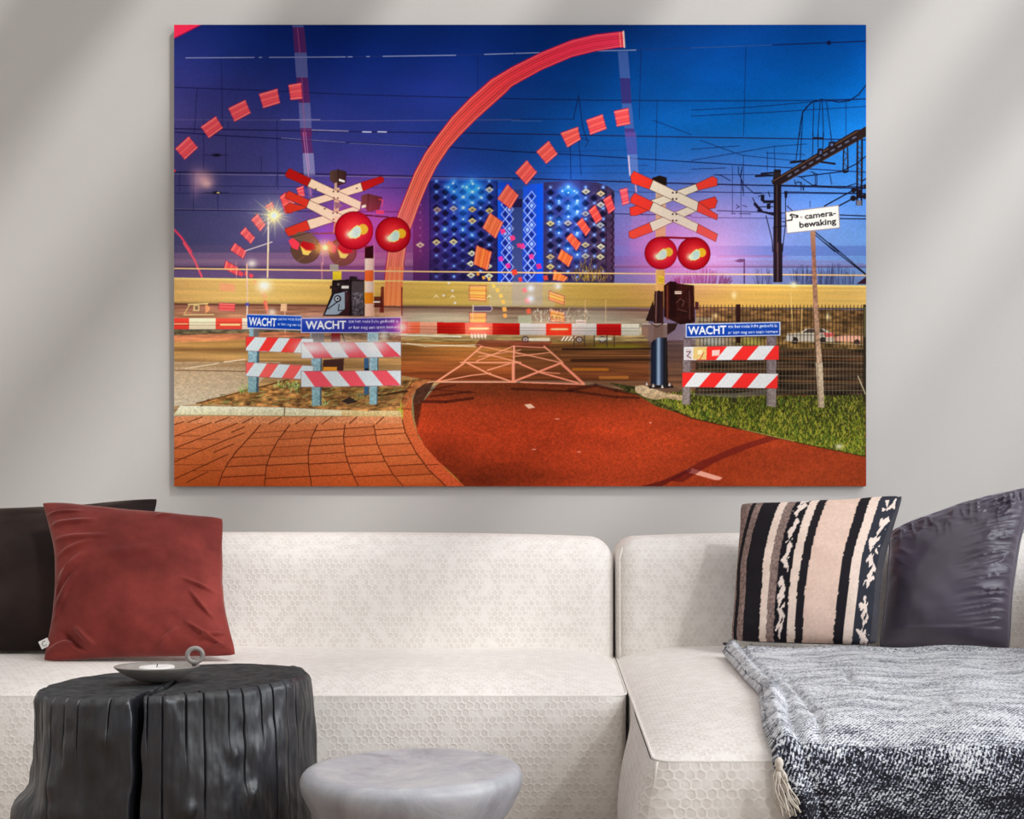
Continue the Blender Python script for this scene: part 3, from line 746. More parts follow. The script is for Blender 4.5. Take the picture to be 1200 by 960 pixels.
    line(C3('340,710 930,705'), 2.4, (26,16,16), .8); line(C3('400,785 940,780'), 3.4, (44,26,18), .7)
    line(D3('410,45 640,45'), 3.2, (184,110,36), .85); line(D3('590,100 770,98'), 3.6, (176,110,48), .8); line(D3('640,40 930,70'), 1.4, (130,80,36), .7)
    for x, y in [(C3('%d,690' % q)[0]) for q in (600, 700, 800)]: glow(x, y, 12, 1.6, (128,120,30), .7, 'mix')
    # parked cars behind the barrier
    for cx_, in [(90,), (450,), (605,)]:
        x, y = C3('%d,645' % cx_)[0]; disc(x, y, 4.6, (86,70,66), .95, 4); disc(x, y, 2.6, (200,186,176), .9, 2.2); disc(x, y, 1.1, (70,56,54), .9)
    line(C3('120,645 245,645'), 3.6, (232,224,205), .8); line(C3('560,640 660,640'), 3.2, (220,220,196), .75)
    for k in range(4): poly(C3('%d,655 %d,625 %d,625 %d,655' % (325+k*24, 345+k*24, 357+k*24, 337+k*24)), (238,226,214), .9)
    for x in (415, 485, 550, 635, 684): line(C3('%d,615 %d,690' % (x, x)), 1.5, (70,56,46), .85)
    for _ in range(130):
        x = rr.uniform(625, 690); y = rr.uniform(364, 378); line([(x,y),(x+rr.uniform(-2,2),y-rr.uniform(1,4))], .7, rr.choice([(240,236,215),(200,190,165),(120,96,70)]), .7)
    rect(607, 370, 623, 379, (176,180,150), .8); rect(675, 375, 687, 380, (236,214,200), .95); line([(676,377.5),(686,377.5)], .9, (160,120,110), .9)
    for x in (490, 627): line(C3('%d,380 %d,530' % (x, x)), 1, (236,196,150), .6)
    # barrier arms
    def arm(x0, y0, x1, y1, hh, cols):
        n = len(cols)
        for c, a, b in cols:
            ya = y0 + (y1 - y0) * (a - x0) / (x1 - x0); yb = y0 + (y1 - y0) * (b - x0) / (x1 - x0)
            polyg([(a, ya), (b, yb), (b, yb + hh), (a, ya + hh)], tuple(min(255, v * 1.08) for v in c), tuple(v * .86 for v in c), 'y')
            for k in (.38, .62): line([(a, ya + hh * k), (b, yb + hh * k)], .7, tuple(v * .6 for v in c), .7)
    arm(204, 373, 290, 373, 13, [((246,70,56),204,222),((246,226,190),222,253),((250,84,66),253,284),((246,220,196),284,300)])
    line([(204,379.5),(220,379.5)], 1.4, (255,180,130)); line([(259,380.5),(281,380.5)], 2.0, (255,216,150))
    arm(469, 377, 611, 379, 13.6, [((250,74,50),469,478),((246,112,76),478,492),((222,150,120),492,512),((184,22,16),512,545),((250,90,80),545,577),((180,18,14),577,609)])
    arm(609, 379, 750, 379.6, 13.6, [((204,196,190),609,640),((240,38,24),640,670),((206,198,190),670,699),((186,22,20),699,728),((214,206,186),728,749)])
    glow(560, 385, 12, 5, (255,110,60), .8); line([(551,385),(572,385)], 3, (255,190,120), .9); line([(552,385),(571,385)], 1.2, (255,240,200), .9)
    glow(655, 386, 14, 7, (255,60,30), .7); line([(646,385.8),(665,385.8)], 2.6, (255,150,90), .95); line([(647,385.8),(664,385.8)], 1.0, (255,235,190), .9)
    glow(471, 384, 5, 4, (255,110,90), .9); disc(471, 384, 1.6, (255,235,210)); line([(469,392.5),(540,394.5)], 1.8, (240,230,205), .7); line(C2('330,610 800,625'), 2.0, (214,206,182), .7)
    for k in range(5): poly(C2('%d,600 %d,615 %d,640 %d,630' % (870+k*22, 885+k*22, 880+k*22, 866+k*22)), (245,225,210), .8)
    line(C2('400,672 900,692'), 1.8, (230,206,168), .7); line(C2('440,670 560,690 930,680'), 1.4, (240,226,196), .6)
    polyg([(562,398),(648,400),(640,409),(556,406)], (120,40,40), (110,40,34), 'y', .55, .2, 2, 5, 8)
    # box markings on the road
    pk = (238,156,122)
    for p, wd in [('940,690 820,795',2.0),('905,725 1200,800',1.6),('1150,690 905,790',1.4),('1155,690 1155,800',2.2),('800,798 1200,800',1.8),('930,690 1200,740',1.2),('1200,715 920,760',1.0)]: line(C2(p), wd, pk, .85)
    for p, wd in [('820,5 640,125',2.2),('840,0 990,75 1150,130',2.0),('1130,5 980,50',1.6),('640,128 870,85 1000,70',1.4),('650,128 1170,130',1.6),('1150,0 1150,130',3.0),('480,140 640,128',1.0)]: line(D2(p), wd, pk, .9)
    for p, wd in [('0,130 320,5',2.4),('50,5 180,62 440,135',1.9),('330,5 480,142',3.0),('60,132 480,144',1.6),('10,0 10,130',3.0),('180,60 320,72',1.0)]: line(D3(p), wd, (246,150,120), .9)
    for p, wd in [('15,690 10,800',2.0),('20,730 330,800',1.5),('215,690 340,800',2.0),('0,760 270,730',1.2),('20,690 230,700',1.2)]: line(C3(p), wd, pk, .8)
    # ---- planted verge, kerb and brick pavement at left
    polyg(D1('175,272 780,112 1200,105') + D2('560,108 500,160 470,210 405,300 400,330') + D1('1000,310'), (150,108,60), (172,122,72), 'y', 1, .45, 3.0, 41, 2.2)
    line(D1('175,272 480,195 780,115'), 1.6, (96,60,34), .85)
    for _ in range(260):
        x = rr.uniform(235, 470); y = rr.uniform(448, 476)
        if (x - 204) * 1.0 + (y - 470) * 5.0 < 18: continue
        c = rr.choice([(120,76,40),(196,160,100),(84,54,34),(150,150,80),(170,190,110)]); line([(x,y),(x+rr.uniform(2,9),y-rr.uniform(0,2.5))], .9, c, .6)
    for x0, x1, y0, n in [(322,352,452,50),(280,292,458,26),(365,386,474,36),(412,436,467,40),(340,352,455,20)]:
        for _ in range(n): x = rr.uniform(x0, x1); y = y0 + rr.gauss(0, 2.2); line([(x,y),(x+rr.uniform(-2,2),y-rr.uniform(1,3.5))], .8, rr.choice([(190,215,130),(150,190,90),(206,226,160),(110,140,70)]), .8)
    brk = D1('23,360 480,350 1200,345') + D2('0,345 405,345 430,470 500,600 590,720 700,830') + D1('23,830')
    polyg(brk, (214,142,98), (176,80,38), 'y', 1, .15, 1.0, 51, 1.4)
    polyg([(204,496)] + D2('405,405 430,470 500,600 590,720 700,830') + D1('23,830'), (206,114,66), (174,76,34), 'y', .6, .14, .9, 53)
    polyg(D1('23,560 330,560 300,825 23,825'), (190,100,50), (150,76,24), 'y', .3, .2, .9, 54)
    polyg(D2('405,300 475,235 470,330 490,420 520,500 600,600 700,710 825,828 700,828 590,720 500,600 430,470 410,390'), (206,110,62), (196,84,48), 'y', 1, .12, 1.0, 55)
    polyg(D1('23,348 65,288 760,300 1200,322 1200,358 23,356'), (236,232,206), (214,206,166), 'y', 1, .1, 1.5, 56)
    polyg(D2('0,316 190,322 410,322 415,362 0,358'), (222,200,150), (206,176,120), 'y', 1, .12, 1.5, 57)
    line(D1('30,350 760,358 1200,358'), 1.0, (150,120,70), .7); line(D1('765,300 762,355'), 1.2, (110,86,56), .9); line(D1('205,290 215,285'), 1.2, (80,60,40))
    jt = (84, 34, 16)
    cur = [D1('603,415 520,510 440,595 380,680 345,745 322,825'), D1('798,415 720,520 670,610 640,700 630,825'), D1('985,415 945,500 922,600 925,700 945,825'), D2('25,415 15,500 30,620 65,720 115,825'), D2('218,415 240,540 290,650 345,745 415,825'), D2('410,385 430,470 500,600 590,720 700,825')]
    for c in cur: line(c, 1.2, jt, .9)
    def at_y(c, y): return float(np.interp(y, [p[1] for p in c], [p[0] for p in c]))
    yy = [503.5, 511.5, 521.5, 533, 545, 558]
    for k in range(5):
        for q, y in enumerate(yy):
            ya = y + rr.uniform(-2, 2) + (2 if k < 2 else 0); yb = ya - 2.6
            line([(at_y(cur[k], ya), ya), (at_y(cur[k + 1], yb), yb)], 1.0 + .2 * (q > 3), jt, .45 if (k < 2 and q < 3) else .8)
            if rr.random() < .5: poly([(at_y(cur[k], ya), ya), (at_y(cur[k+1], yb), yb), (at_y(cur[k+1], yb+10), yb+10), (at_y(cur[k], ya+10), ya+10)], rr.choice([(150,70,36),(214,120,70),(190,84,44)]), .18)
    for p in ['23,495 270,402','23,575 450,405','23,665 375,515','23,780 385,612','110,800 250,730','290,600 420,545','410,465 495,430','375,515 495,470','115,400 215,362','300,400 390,365','480,405 555,365','660,408 740,365','840,408 905,368','1015,410 1085,360','23,415 90,395']: line(D1(p), 1.1, jt, .85)
    for p in ['23,575 210,575','23,682 250,684','150,722 340,720','40,488 200,490','190,515 330,512','23,642 110,640']: line(D1(p), .8, jt, .55)
    for p in ['55,408 105,362','235,410 285,362']: line(D2(p), 1.1, jt, .85)
    line(D2('405,300 410,390 430,470 500,600 590,720 700,825'), 1.0, jt, .85); line(D2('410,310 470,312'), .9, jt, .8); line(D2('440,485 520,485'), .7, jt, .5); line(D2('570,685 650,680'), 1, jt, .8)
    line(D2('405,270 430,190 480,125'), 1.2, (60,28,16), .8); polyg(D2('400,270 440,170 500,120 600,110 560,150 500,180 470,240 470,308 415,310'), (170,96,54), (176,90,52), 'y', .7, .2, 1.4, 58)
    polyg(D2('0,165 400,160 440,180 405,290 0,300'), (120,84,48), (130,90,54), 'y', .55, .5, 2.4, 59, 4); line(D2('250,220 440,190'), 2.6, (44,28,20), .75); line(D2('260,195 470,165'), 1.8, (70,44,28), .7)
    for _ in range(70): x = rr.uniform(403, 472); y = rr.uniform(455, 478); line([(x,y),(x+rr.uniform(3,10),y-rr.uniform(1,3))], .8, rr.choice([(60,38,24),(190,150,90),(150,170,90)]), .55)
    for _ in range(24): x = rr.gauss(471, 2); y = rr.gauss(484, 5); line([(x,y),(x+rr.uniform(-1,1),y-3)], .8, (190,190,60), .7)
    # ---- red cycle path
    path = D2('490,280 540,268 640,150 660,135 1200,135') + D3('480,150 560,150 700,180 830,210 960,290 1200,365') + D4('0,370 260,430 560,500 900,570 1165,630 1165,830') + D2('825,828 760,760 650,660 560,560 510,470 490,380')
    polyg(path, (112,54,28), (174,62,32), 'y', 1, .0)
    w = win(480, 445, 1015, 571); X = GX[w]; Y = GY[w]; pm = pmask(path, w)
    g = np.interp(Y, [446, 462, 480, 505, 530, 571], [0, .25, .75, 1.0, .95, .8])
    ca = c3((104,50,26)) * (1 - g[..., None]) + c3((182,64,32)) * g[..., None]
    sh = 1 + .10 * fbm(X / 60, Y / 14, 61, 3) + .13 * vnoise(X * 1.25, Y * 1.25, 62) + .08 * vnoise(X * .5, Y * .5, 63)
    dkn = np.exp(-(((X - 570) / 90) ** 2 + ((Y - 560) / 16) ** 2)) * .28 + np.exp(-(((X - 520) / 30) ** 2 + ((Y - 530) / 20) ** 2)) * .2
    rt = np.interp(X, [700, 1015], [0, .14])
    ca = ca * (sh * (1 - dkn - rt))[..., None]; ca[..., 1:] *= (1 + .12 * rt / .14)[..., None]
    IMG[w] = np.where(pm[..., None], np.clip(ca, 0, 1), IMG[w])
    for p, wd, a in [('540,260 700,262 880,238',3.4,.6),('600,225 860,195',2.6,.5),('620,180 900,200',2.0,.35),('560,190 760,150',2.6,.4)]: line(D2(p), wd, (50,16,14), a)
    for p, wd, a in [('0,175 400,190 700,230 850,235',3,.5),('380,185 560,150 700,185 830,205',4,.5)]: line(D3(p), wd, (44,18,14), a)
    polyg(D2('490,380 480,250 500,180 560,140 620,130 600,170 540,270 510,440'), (60,34,26), (96,40,24), 'y', .85, .25, 1.5, 64)
    poly(D3('82,280 125,275 155,300 110,308'), (250,190,160)); poly(D3('1155,722 1200,705 1200,735'), (250,150,130)); poly(D4('0,705 207,768 190,785 160,785 -30,732 -30,712'), (250,166,144))
    for p in ['290,376 315,376','135,580 158,580','440,597 458,597','920,402 932,402']: line(D3(p), 1.1, (250,170,140), .85)
    polyg(D4('-150,790 60,660 300,560 520,490 600,505 380,575 150,670 -60,800'), (104,30,30), (92,22,22), 'y', .6)
    polyg(D3('860,828 1000,790 1200,700 1200,725 1050,800 1000,828'), (90,26,26), (80,20,20), 'y', .7)
    # ---- grass verge at right
    gr = [(735,458)] + D3('640,130 830,160 1140,250') + D4('0,200 300,230 560,225 1165,215 1165,630 900,575 560,500 260,430 0,370') + D3('1200,365 960,290 830,210 700,180')
    polyg(gr, (60,56,30), (110,120,36), 'y', 1, .5, 2.0, 71)
    gy0 = lambda x: np.interp(x, [745, 780, 810, 860, 910, 960, 1015], [462, 474, 489, 500, 512, 523, 534])
    for _ in range(5200):
        x = rr.uniform(770, 1018); yb = float(gy0(x)); yt = 459 + max(0, (800 - x)) * .25
        y = yt + (yb - yt) * rr.random() ** .8
        if y > yb: continue
        t = (y - yt) / max(1, yb - yt)
        c = rr.choice([(60,66,22),(40,42,20)] if rr.random() > .26 + t * .48 else [(124,132,34),(146,150,44),(98,116,34),(172,164,58),(76,108,38),(180,164,72)])
        line([(x, y), (x + rr.uniform(-2.2, 2.2), y - rr.uniform(1.5, 5))], .9, c, .75)
    line([(778,476),(810,490),(860,501),(910,513),(960,524),(1015,535)], 1.4, (40,26,18), .6); line([(870,503),(930,517)], .8, (226,180,110), .7)
    glow(983, 523, 3, 2, (220,210,190), .8, 'mix')
    # ---- fence and what is behind it
    polyg([(815,361),(1015,363),(1015,410),(815,408)], (126,92,56), (112,86,50), 'y', 1, .4, 3, 81, 3)
    polyg([(815,408),(1015,410),(1015,463),(815,463)], (64,44,30), (52,40,30), 'y', 1, .5, 3, 82, 8)
    for y, c in [(420,(140,84,40)),(433,(104,66,36)),(446,(150,96,50))]: line([(815,y),(905,y),(1015,y+2)], 1.3, c, .6)
    glow(835, 400, 16, 5, (180,190,190), .7, 'mix'); rect(815, 372, 835, 395, (160,160,140), .5); glow(880,401,10,4,(190,196,90),.6,'mix')
    poly(C4('625,655 640,605 720,600 770,570 880,570 950,605 955,660'), (205,196,180), .9); poly(C4('745,600 780,575 870,572 900,598'), (70,56,48), .9); disc(931,399,4.2,(50,42,40)); disc(964,398.5,3.6,(50,42,40)); disc(926,397,3,(200,190,180)); poly(C4('880,600 955,600 955,625 900,630'), (235,90,90), .85)
    poly(C4('960,655 965,625 1050,615 1130,620 1130,660'), (225,160,140), .85); glow(995, 397, 14, 3, (250,190,160), .6, 'mix'); disc(1004,401,3.4,(70,50,46)); glow(970,371,2,3,(250,230,170),.9,'mix'); glow(838,370,2,2,(250,220,160),.8,'mix'); glow(860,346,2,3,(255,240,190),.6,'mix'); glow(930,333.5,3,2.5,(255,245,210),.8,'mix')
    line(C4('665,330 680,600'), 1.2, (240,205,130), .7); line(C4('740,440 735,600'), 1.4, (230,190,120), .7)
    line(C4('640,655 1165,680'), 1.0, (220,200,150), .6)
    for x in np.arange(820, 1015, 4.2):
        line([(x, 357.5), (x, 408)], .9, (40,30,26), .85); line([(x, 408), (x, 462)], .8, (150,136,110), .45); line([(x+.8, 410), (x+.8, 462)], .5, (20,14,10), .6)
    for y, c, a in [(360.5,(60,44,34),.8),(377,(50,40,32),.6),(408.5,(64,58,34),.9),(392,(50,40,32),.5)]: line([(818,y),(1015,y+1)], 1.0, c, a)
    for y in (417, 424.5, 432, 440, 449, 457): line([(818,y),(1015,y+.6)], .7, (160,146,116), .5)
    rect(862.5, 356.5, 867.5, 402, (44,22,18)); rect(1011, 357, 1014.5, 470, (46,40,30), .9); poly(C4('25,390 50,395 50,445 25,445'), (54,30,26)); rect(1012, 360, 1015, 395, (120,110,70), .6)
    line([(860,455),(860,470)], 4, (48,44,34), .9); poly(D4('0,205 290,205 500,180 500,215 290,235 0,215'), (130,124,110), .5)
    line(D4('1115,90 1165,210'), 1.1, (220,206,170), .8)
    # ---- catenary mast and portal beam
    mc = (30, 22, 30)
    poly(B4('552,250 600,250 605,800 548,800'), mc); rect(906, 285, 916.5, 331, mc); poly(B4('548,270 600,270 600,330 545,330'), (44,34,36)); line(B4('572,350 572,800'), 1.2, (92,64,54), .8); line(C4('578,0 578,260'), 1.6, (112,80,80), .7)
    poly(B4('535,325 1100,-15 1170,-20 1170,25 600,352 545,352'), (40,28,30)); line(B4('545,330 1120,-10'), 1.0, (120,84,60), .8); line(B4('600,350 1165,30'), 1.0, (92,66,52), .8)
    for k in range(11): x = 640 + k * 48; y = 298 - k * 28; poly(B4('%d,%d %d,%d %d,%d %d,%d' % (x, y-4, x+26, y-20, x+34, y-12, x+8, y+4)), (150,160,200), .5)
    poly(A4('1060,800 1170,750 1170,800'), (40,28,30)); poly(B4('1110,-5 1170,-40 1170,20 1110,50'), (44,30,28))
    for p, wd in [('1020,110 1015,265',1.6),('1045,100 1048,265',1.6),('1112,60 1108,485',2.2),('1142,50 1138,485',2.2)]: line(B4(p), wd, mc, 1)
    for y in range(90, 480, 36): line(B4('1112,%d 1140,%d' % (y, y + 26)), 1.0, (70,56,56), .9)
    rect(1003.5, 235, 1009, 241, (120,116,130)); rect(1004, 222, 1010, 232, mc); line(B4('1020,120 1045,160 1018,200 1045,240'), .9, (60,48,50)); poly(B4('1010,255 1052,255 1040,275 1015,275'), mc)
    for p, wd in [('430,295 540,290',2.2),('470,278 545,272',2.2),('665,203 760,192',2.6),('690,195 690,205',2),('870,200 960,212',2.4),('820,40 880,42',2.4)]: line(B4(p), wd, mc)
    for p in ['840,160 845,110 880,110 885,150','915,110 920,65 960,60 960,100']: poly(B4(p), (28,20,26), .9)
    poly(B4('855,150 860,125 872,125 872,145'), (120,140,200), .7); poly(B4('930,95 932,78 948,75 948,92'), (120,140,200), .7)
    for p, wd in [('890,495 1090,385 1170,350',1.5),('985,495 1080,445 1170,430',1.6),('720,300 1000,265 1100,215 1170,160',1.3),('730,300 810,355 1000,375 1100,345',1.0),('1170,310 1140,330',1.4),('600,355 1100,365 1165,372',1.0),('640,400 1165,410',1.0),('640,495 680,530',1.0),('990,555 1170,562',1.0),('990,578 1170,580',1.0)]: line(B4(p), wd, (18,16,34), .95)
    disc(1000, 223, 3, mc); disc(999.5, 232.5, 3.4, mc); disc(1015, 219, 3, mc); disc(1013, 230.5, 3, mc)
    for p in ['830,350 830,290 810,265','690,320 700,350 690,365','735,390 730,340 710,330','750,390 755,350','940,350 925,280','690,340 735,335 750,390','820,355 840,350 840,280 800,265']: line(B4(p), .9, (18,16,34), .85)
    for p in ['465,420 490,420 488,470 465,460','480,455 550,455 550,475 480,475','505,480 530,475 530,515 505,515','420,470 470,520 460,535 415,485','620,395 645,395 640,440 625,440','440,520 550,540 550,560 440,530']: poly(B4(p), (20,16,30), .95)
    for p in ['545,500 460,500','450,430 480,420','500,560 540,720 545,800','630,430 630,620 615,740 610,800','515,400 525,430','410,440 425,470 475,525','610,600 640,600','550,640 640,625']: line(B4(p), 1.1, (20,16,30), .9)
    for p in ['270,545 295,545','320,545 395,548','300,485 320,500 300,510','345,490 370,500']: line(B4(p), 1.0, (20,20,60), .7)
    line(B4('830,670 985,800'), 1.3, (16,16,34)); line(B4('832,690 960,800'), 1.1, (16,16,34)); line(C4('895,0 1165,210'), 1.2, (16,16,34)); line(C4('925,0 1165,205'), 1.2, (16,16,34))
    # camera surveillance sign
    polyg([p for p in C4('803,0 828,0 848,420 862,660 875,800 835,800 815,420')], (150,96,76), (190,160,132), 'y', 1, .2, 2, 91)
    polyg(D4('832,0 878,0 890,300 850,300'), (196,176,150), (170,150,124), 'y', 1, .15, 1.4, 92); line(D4('842,0 856,300'), .8, (90,70,56), .7); line(C4('815,420 838,800'), .9, (90,64,50), .7)
    polyg(B4('795,665 830,660 832,800 803,800'), (176,130,100), (156,104,84), 'y', 1)
    poly(B4('632,535 985,490 993,640 640,676'), (244,236,228)); line(B4('632,535 985,490 993,640 640,676 632,535'), 1.0, (150,130,130), .8)
    text('camera-', B4('760,582')[0], B4('968,556')[0], 6.6, (22,18,22), 1, .024)
    text('bewaking', B4('725,640')[0], B4('970,612')[0], 7.0, (22,18,22), 1, .024)
    poly(B4('655,560 665,545 715,555 718,572 700,575'), (40,32,34)); poly(B4('672,557 700,560 700,568 674,566'), (230,220,215)); line(B4('642,592 672,588 675,565'), 1.6, (40,32,34)); disc(B4('735,570')[0][0], B4('735,570')[0][1], 1.8, (200,194,190))
    # ---- street lamp with star burst
    line(B1('500,795 680,735'), 1.4, (206,190,196), .9); line(B1('656,550 654,800'), 1.9, (240,220,200), .95); line(C1('654,0 650,228'), 1.8, (244,214,170), .95)
    lx, ly = B1('695,558')[0]
    glow(lx, ly, 9, 9, (190,180,110), .7); glow(lx, ly, 20, 18, (90,90,70), .55)
    for k in range(22):
        a = k * math.pi * 2 / 22 + .1; L = (26 if k % 2 else 17) + rr.uniform(-4, 8)
        for s in range(9):
            t0, t1 = s / 9, (s + 1) / 9
            line([(lx + math.cos(a) * L * t0, ly + math.sin(a) * L * t0), (lx + math.cos(a) * L * t1, ly + math.sin(a) * L * t1)], 2.2 * (1 - t0) + .4, (250,236,170) if s < 3 else (200,190,160), .75 * (1 - t0))
    disc(lx, ly, 4.4, (250,246,190), .95); disc(lx - .4, ly, 2.8, (225,250,255), 1)
    # ---- level crossing signals
    R1, R2, W1 = (206,52,32), (170,20,18), (234,202,172)
    def crossbuck(f, planks):
        for p, c in planks:
            q = f(p); poly(q, c); line(q + [q[0]], .7, (70,30,24), .65)
    # left, behind
    poly(E1('480,200 520,200 515,480 475,480'), (200,164,130)); poly(E1('480,480 520,470 520,560 470,560'), (220,110,60)); 
    glow(*E1('400,560')[0], 10, 8, (40,10,130), .8); line(E1('300,560 480,555'), 2.2, (110,66,66)); line(E1('340,540 430,600'), 1, (150,60,160), .8)
    polyg(E1('445,72 510,57 575,75 570,165 500,190 445,140'), (80,60,48), (44,30,28), 'x'); line(E1('510,57 512,190'), .8, (20,14,14)); poly(E1('515,130 562,145 560,160 515,148'), (232,226,220)); poly(E1('480,165 500,160 500,200 480,200'), (180,150,130))
    patch(E1('185,205 238,185 245,260 200,262'), (244,84,100)); patch(E1('55,270 100,235 150,400 95,400'), (240,86,84))
    crossbuck(E1, [('95,350 130,320 270,350 262,360 120,400 105,395', R1), ('285,290 480,235 685,160 705,228 480,292 325,338', W1), ('685,160 840,112 866,122 866,155 705,228', R2), ('265,455 480,395 640,345 690,372 480,465 292,527', W1), ('95,520 265,455 292,527 122,582 98,545', R1),
                   ('128,48 300,130 270,190 105,120 95,95', R2), ('300,130 690,312 680,375 480,285 270,190', W1), ('125,225 285,298 262,355 95,280 100,250', R1), ('285,298 500,395 600,440 590,505 480,470 262,355', W1)])
    for p in ['473,230','507,232','475,280','507,282','470,398','503,398','472,448','480,472','335,212','655,205','405,365']: disc(*E1(p)[0], 1.0, (50,30,26))
    poly(E1('482,310 520,320 550,345 485,368'), (120,96,110)); poly(E1('470,560 520,540 520,420 480,420'), (224,150,110), .3)
    polyg(E1('690,262 745,246 855,275 832,372 750,388 690,335'), (74,54,46), (48,28,28), 'x'); line(E1('745,246 740,385'), .8, (24,14,14)); poly(E1('693,340 725,332 728,352 695,362'), (238,216,190)); poly(E1('805,375 870,378 865,410 805,405'), (236,60,80), .8); line(E1('830,290 860,300 850,350'), 1.4, (220,70,90), .8)
    # lower amber-lit lamps at left
    for cx_, cy_, r in [(255, 675, 17.6), (545, 700, 16.6)]:
        x, y = E1('%d,%d' % (cx_, cy_))[0]; disc(x, y, r, (70,52,40)); disc(x - 1, y + 2, r * .9, (96,70,54), .8); line([(x - r*.5, y + r*.8), (x + r * .4, y + r * .2)], .8, (140,100,76), .7)
        poly([(x-2,y-12),(x+9,y-9),(x+12,y+1),(x+2,y+2),(x-7,y-3)], (176,16,22)); poly([(x-20,y-9),(x-15,y-13),(x-7,y-6),(x-9,y+2),(x-16,y-1)], (244,60,80))
        poly([(x-6,y-3),(x,y+2),(x+7,y+3),(x+3,y+8),(x-3,y+7)], (250,200,96)); line([(x-6,y-3),(x,y+2),(x+7,y+3)], 1.0, (250,120,50))
    poly(E1('135,590 200,545 290,550 350,610 330,640 200,610'), (104,84,66)); line(E1('135,590 290,550'), .8, (50,36,30))
    glow(*E1('405,668')[0], 8, 6, (255,170,60), .95)
    for k in range(14):
        a = k * math.pi / 7 + .2; x, y = E1('408,670')[0]; line([(x, y), (x + math.cos(a) * 11, y + math.sin(a) * 9)], .9, (255,190,90), .5)
    disc(*E1('408,668')[0], 3, (255,236,170)); line(E1('392,700 390,800'), .9, (240,170,160), .7)
    # pole with bands
    rect(427.5, 288, 437.5, 303, (52,18,20)); rect(428, 292, 437, 303, (66,22,24))
    for y0, y1, c in [(303,317,(236,206,186)),(317,329.5,(240,104,34)),(329.5,343,(238,208,190)),(343,356,(244,140,28)),(356,371,(250,196,170))]: polyg([(427.8,y0),(437.6,y0),(437.6,y1),(427.8,y1)], tuple(min(255,v*1.05) for v in c), tuple(v*.86 for v in c), 'x')
    line([(438.4,285),(438.4,372)], .9, (255,214,180), .6)
    # big red lights
    def redlight(x, y, r, s=1.0):
        glow(x, y, r * 1.5, r * 1.4, (190,20,60), .6)
        w = win(x - r, y - r, x + r, y + r); d = np.hypot(GX[w] - x, GY[w] - y) / r
        m = np.clip((1 - d) * r * S_ + .5, 0, 1)
        e = np.interp(d, [0, .3, .7, .92, 1], [0, .22, .70, .95, 1.0])[..., None]
        cc = c3((255,74,70)) * (1 - e) + c3((176,2,24)) * e
        comp(w, m, cc * (1 - .35 * np.clip((d - .9) / .1, 0, 1))[..., None])
        disc(x + r * .46, y - r * .06, r * .27, (250,182,44)); 
        q = [(x - r*.32, y + r*.18), (x - r*.05, y - r*.14), (x + r*.16, y - r*.28), (x + r*.34, y - r*.2), (x + r*.40, y + r*.02), (x + r*.32, y + r*.3), (x + r*.08, y + r*.42), (x - r*.2, y + r*.4), (x - r*.27, y + r*.3)]
        poly(q, (255,226,120)); cxm, cym = x + r * .1, y + r * .1
        poly([(cxm + (a - cxm) * .84, cym + (b - cym) * .84) for a, b in q], (196,220,212)); glow(x - r * .25, y + r * .2, r * .14, r * .14, (255,250,210), .8, 'mix')
    redlight(*E1('633,535')[0], 22.6); redlight(*E1('938,567')[0], 20.8)
    poly(E1('720,670 785,650 785,752 720,752'), (56,12,20)); line(E1('725,415 900,430'), 1.6, (110,20,30)); line(E1('788,400 788,720'), 1.0, (190,90,180), .7)
    # right crossing
    glow(800, 296, 42, 34, (236,60,150), .55); glow(840, 300, 30, 18, (220,90,170), .4)
    polyg(E3('160,60 200,60 198,300 160,300'), (190,170,150), (224,160,112), 'y'); polyg(E3('145,62 175,52 203,60 203,92 145,80'), (34,22,18), (28,18,16), 'y')
    Q1, W2 = (232,58,44), (226,212,190)
    crossbuck(E3, [('315,85 325,110 145,182 138,150', W2), ('315,85 380,55 398,65 398,92 325,110', (236,64,50)), ('138,150 146,182 85,208 62,208 58,178', Q1), ('330,155 330,185 148,270 135,235', W2), ('330,152 390,134 399,152 390,178 325,190', Q1), ('55,270 135,235 148,270 75,298 57,292', (238,72,46)),
                   ('62,55 75,35 150,70 135,106 66,82', Q1), ('150,70 325,155 320,192 135,106', W2), ('325,155 400,205 397,225 320,192', (230,70,56)), ('62,140 78,120 150,155 135,190 62,158', Q1), ('150,155 325,240 318,273 135,190', W2), ('325,240 400,280 392,309 318,273', (236,84,66))])
    for p in ['226,119','240,119','226,143','240,143','226,202','240,202','226,227','240,227']: disc(*E3(p)[0], 1.1, (34,30,30))
    redlight(*E3('180,353')[0], 19.2); redlight(*E3('308,355')[0], 19.4); line(E3('185,292 305,296'), 2.4, (150,10,30))
    polyg(E3('160,418 195,418 195,500 160,500'), (236,184,110), (226,160,90), 'x'); poly(E3('170,440 192,444 192,470 170,470'), (236,200,60)); line(E3('172,452 190,455'), .8, (190,130,40)); line(E3('172,460 190,463'), .8, (190,130,40))
    polyg(E3('192,478 215,462 240,470 308,478 312,622 255,630 192,600'), (62,22,18), (44,18,16), 'y', 1, .25, 3, 95); poly(E3('215,462 240,465 240,600 215,600'), (40,12,12)); line(E3('205,480 205,610'), 1.6, (130,60,44), .9); rect(*E3('234,500')[0], *E3('260,511')[0], (232,206,190)); line(E3('236,505 258,505'), .8, (150,90,80)); 
    for p, wd in [('240,545 255,530 270,540 262,560',1.2),('245,570 280,580',1),('290,500 292,610',1)]: line(E3(p), wd, (110,70,62), .8)
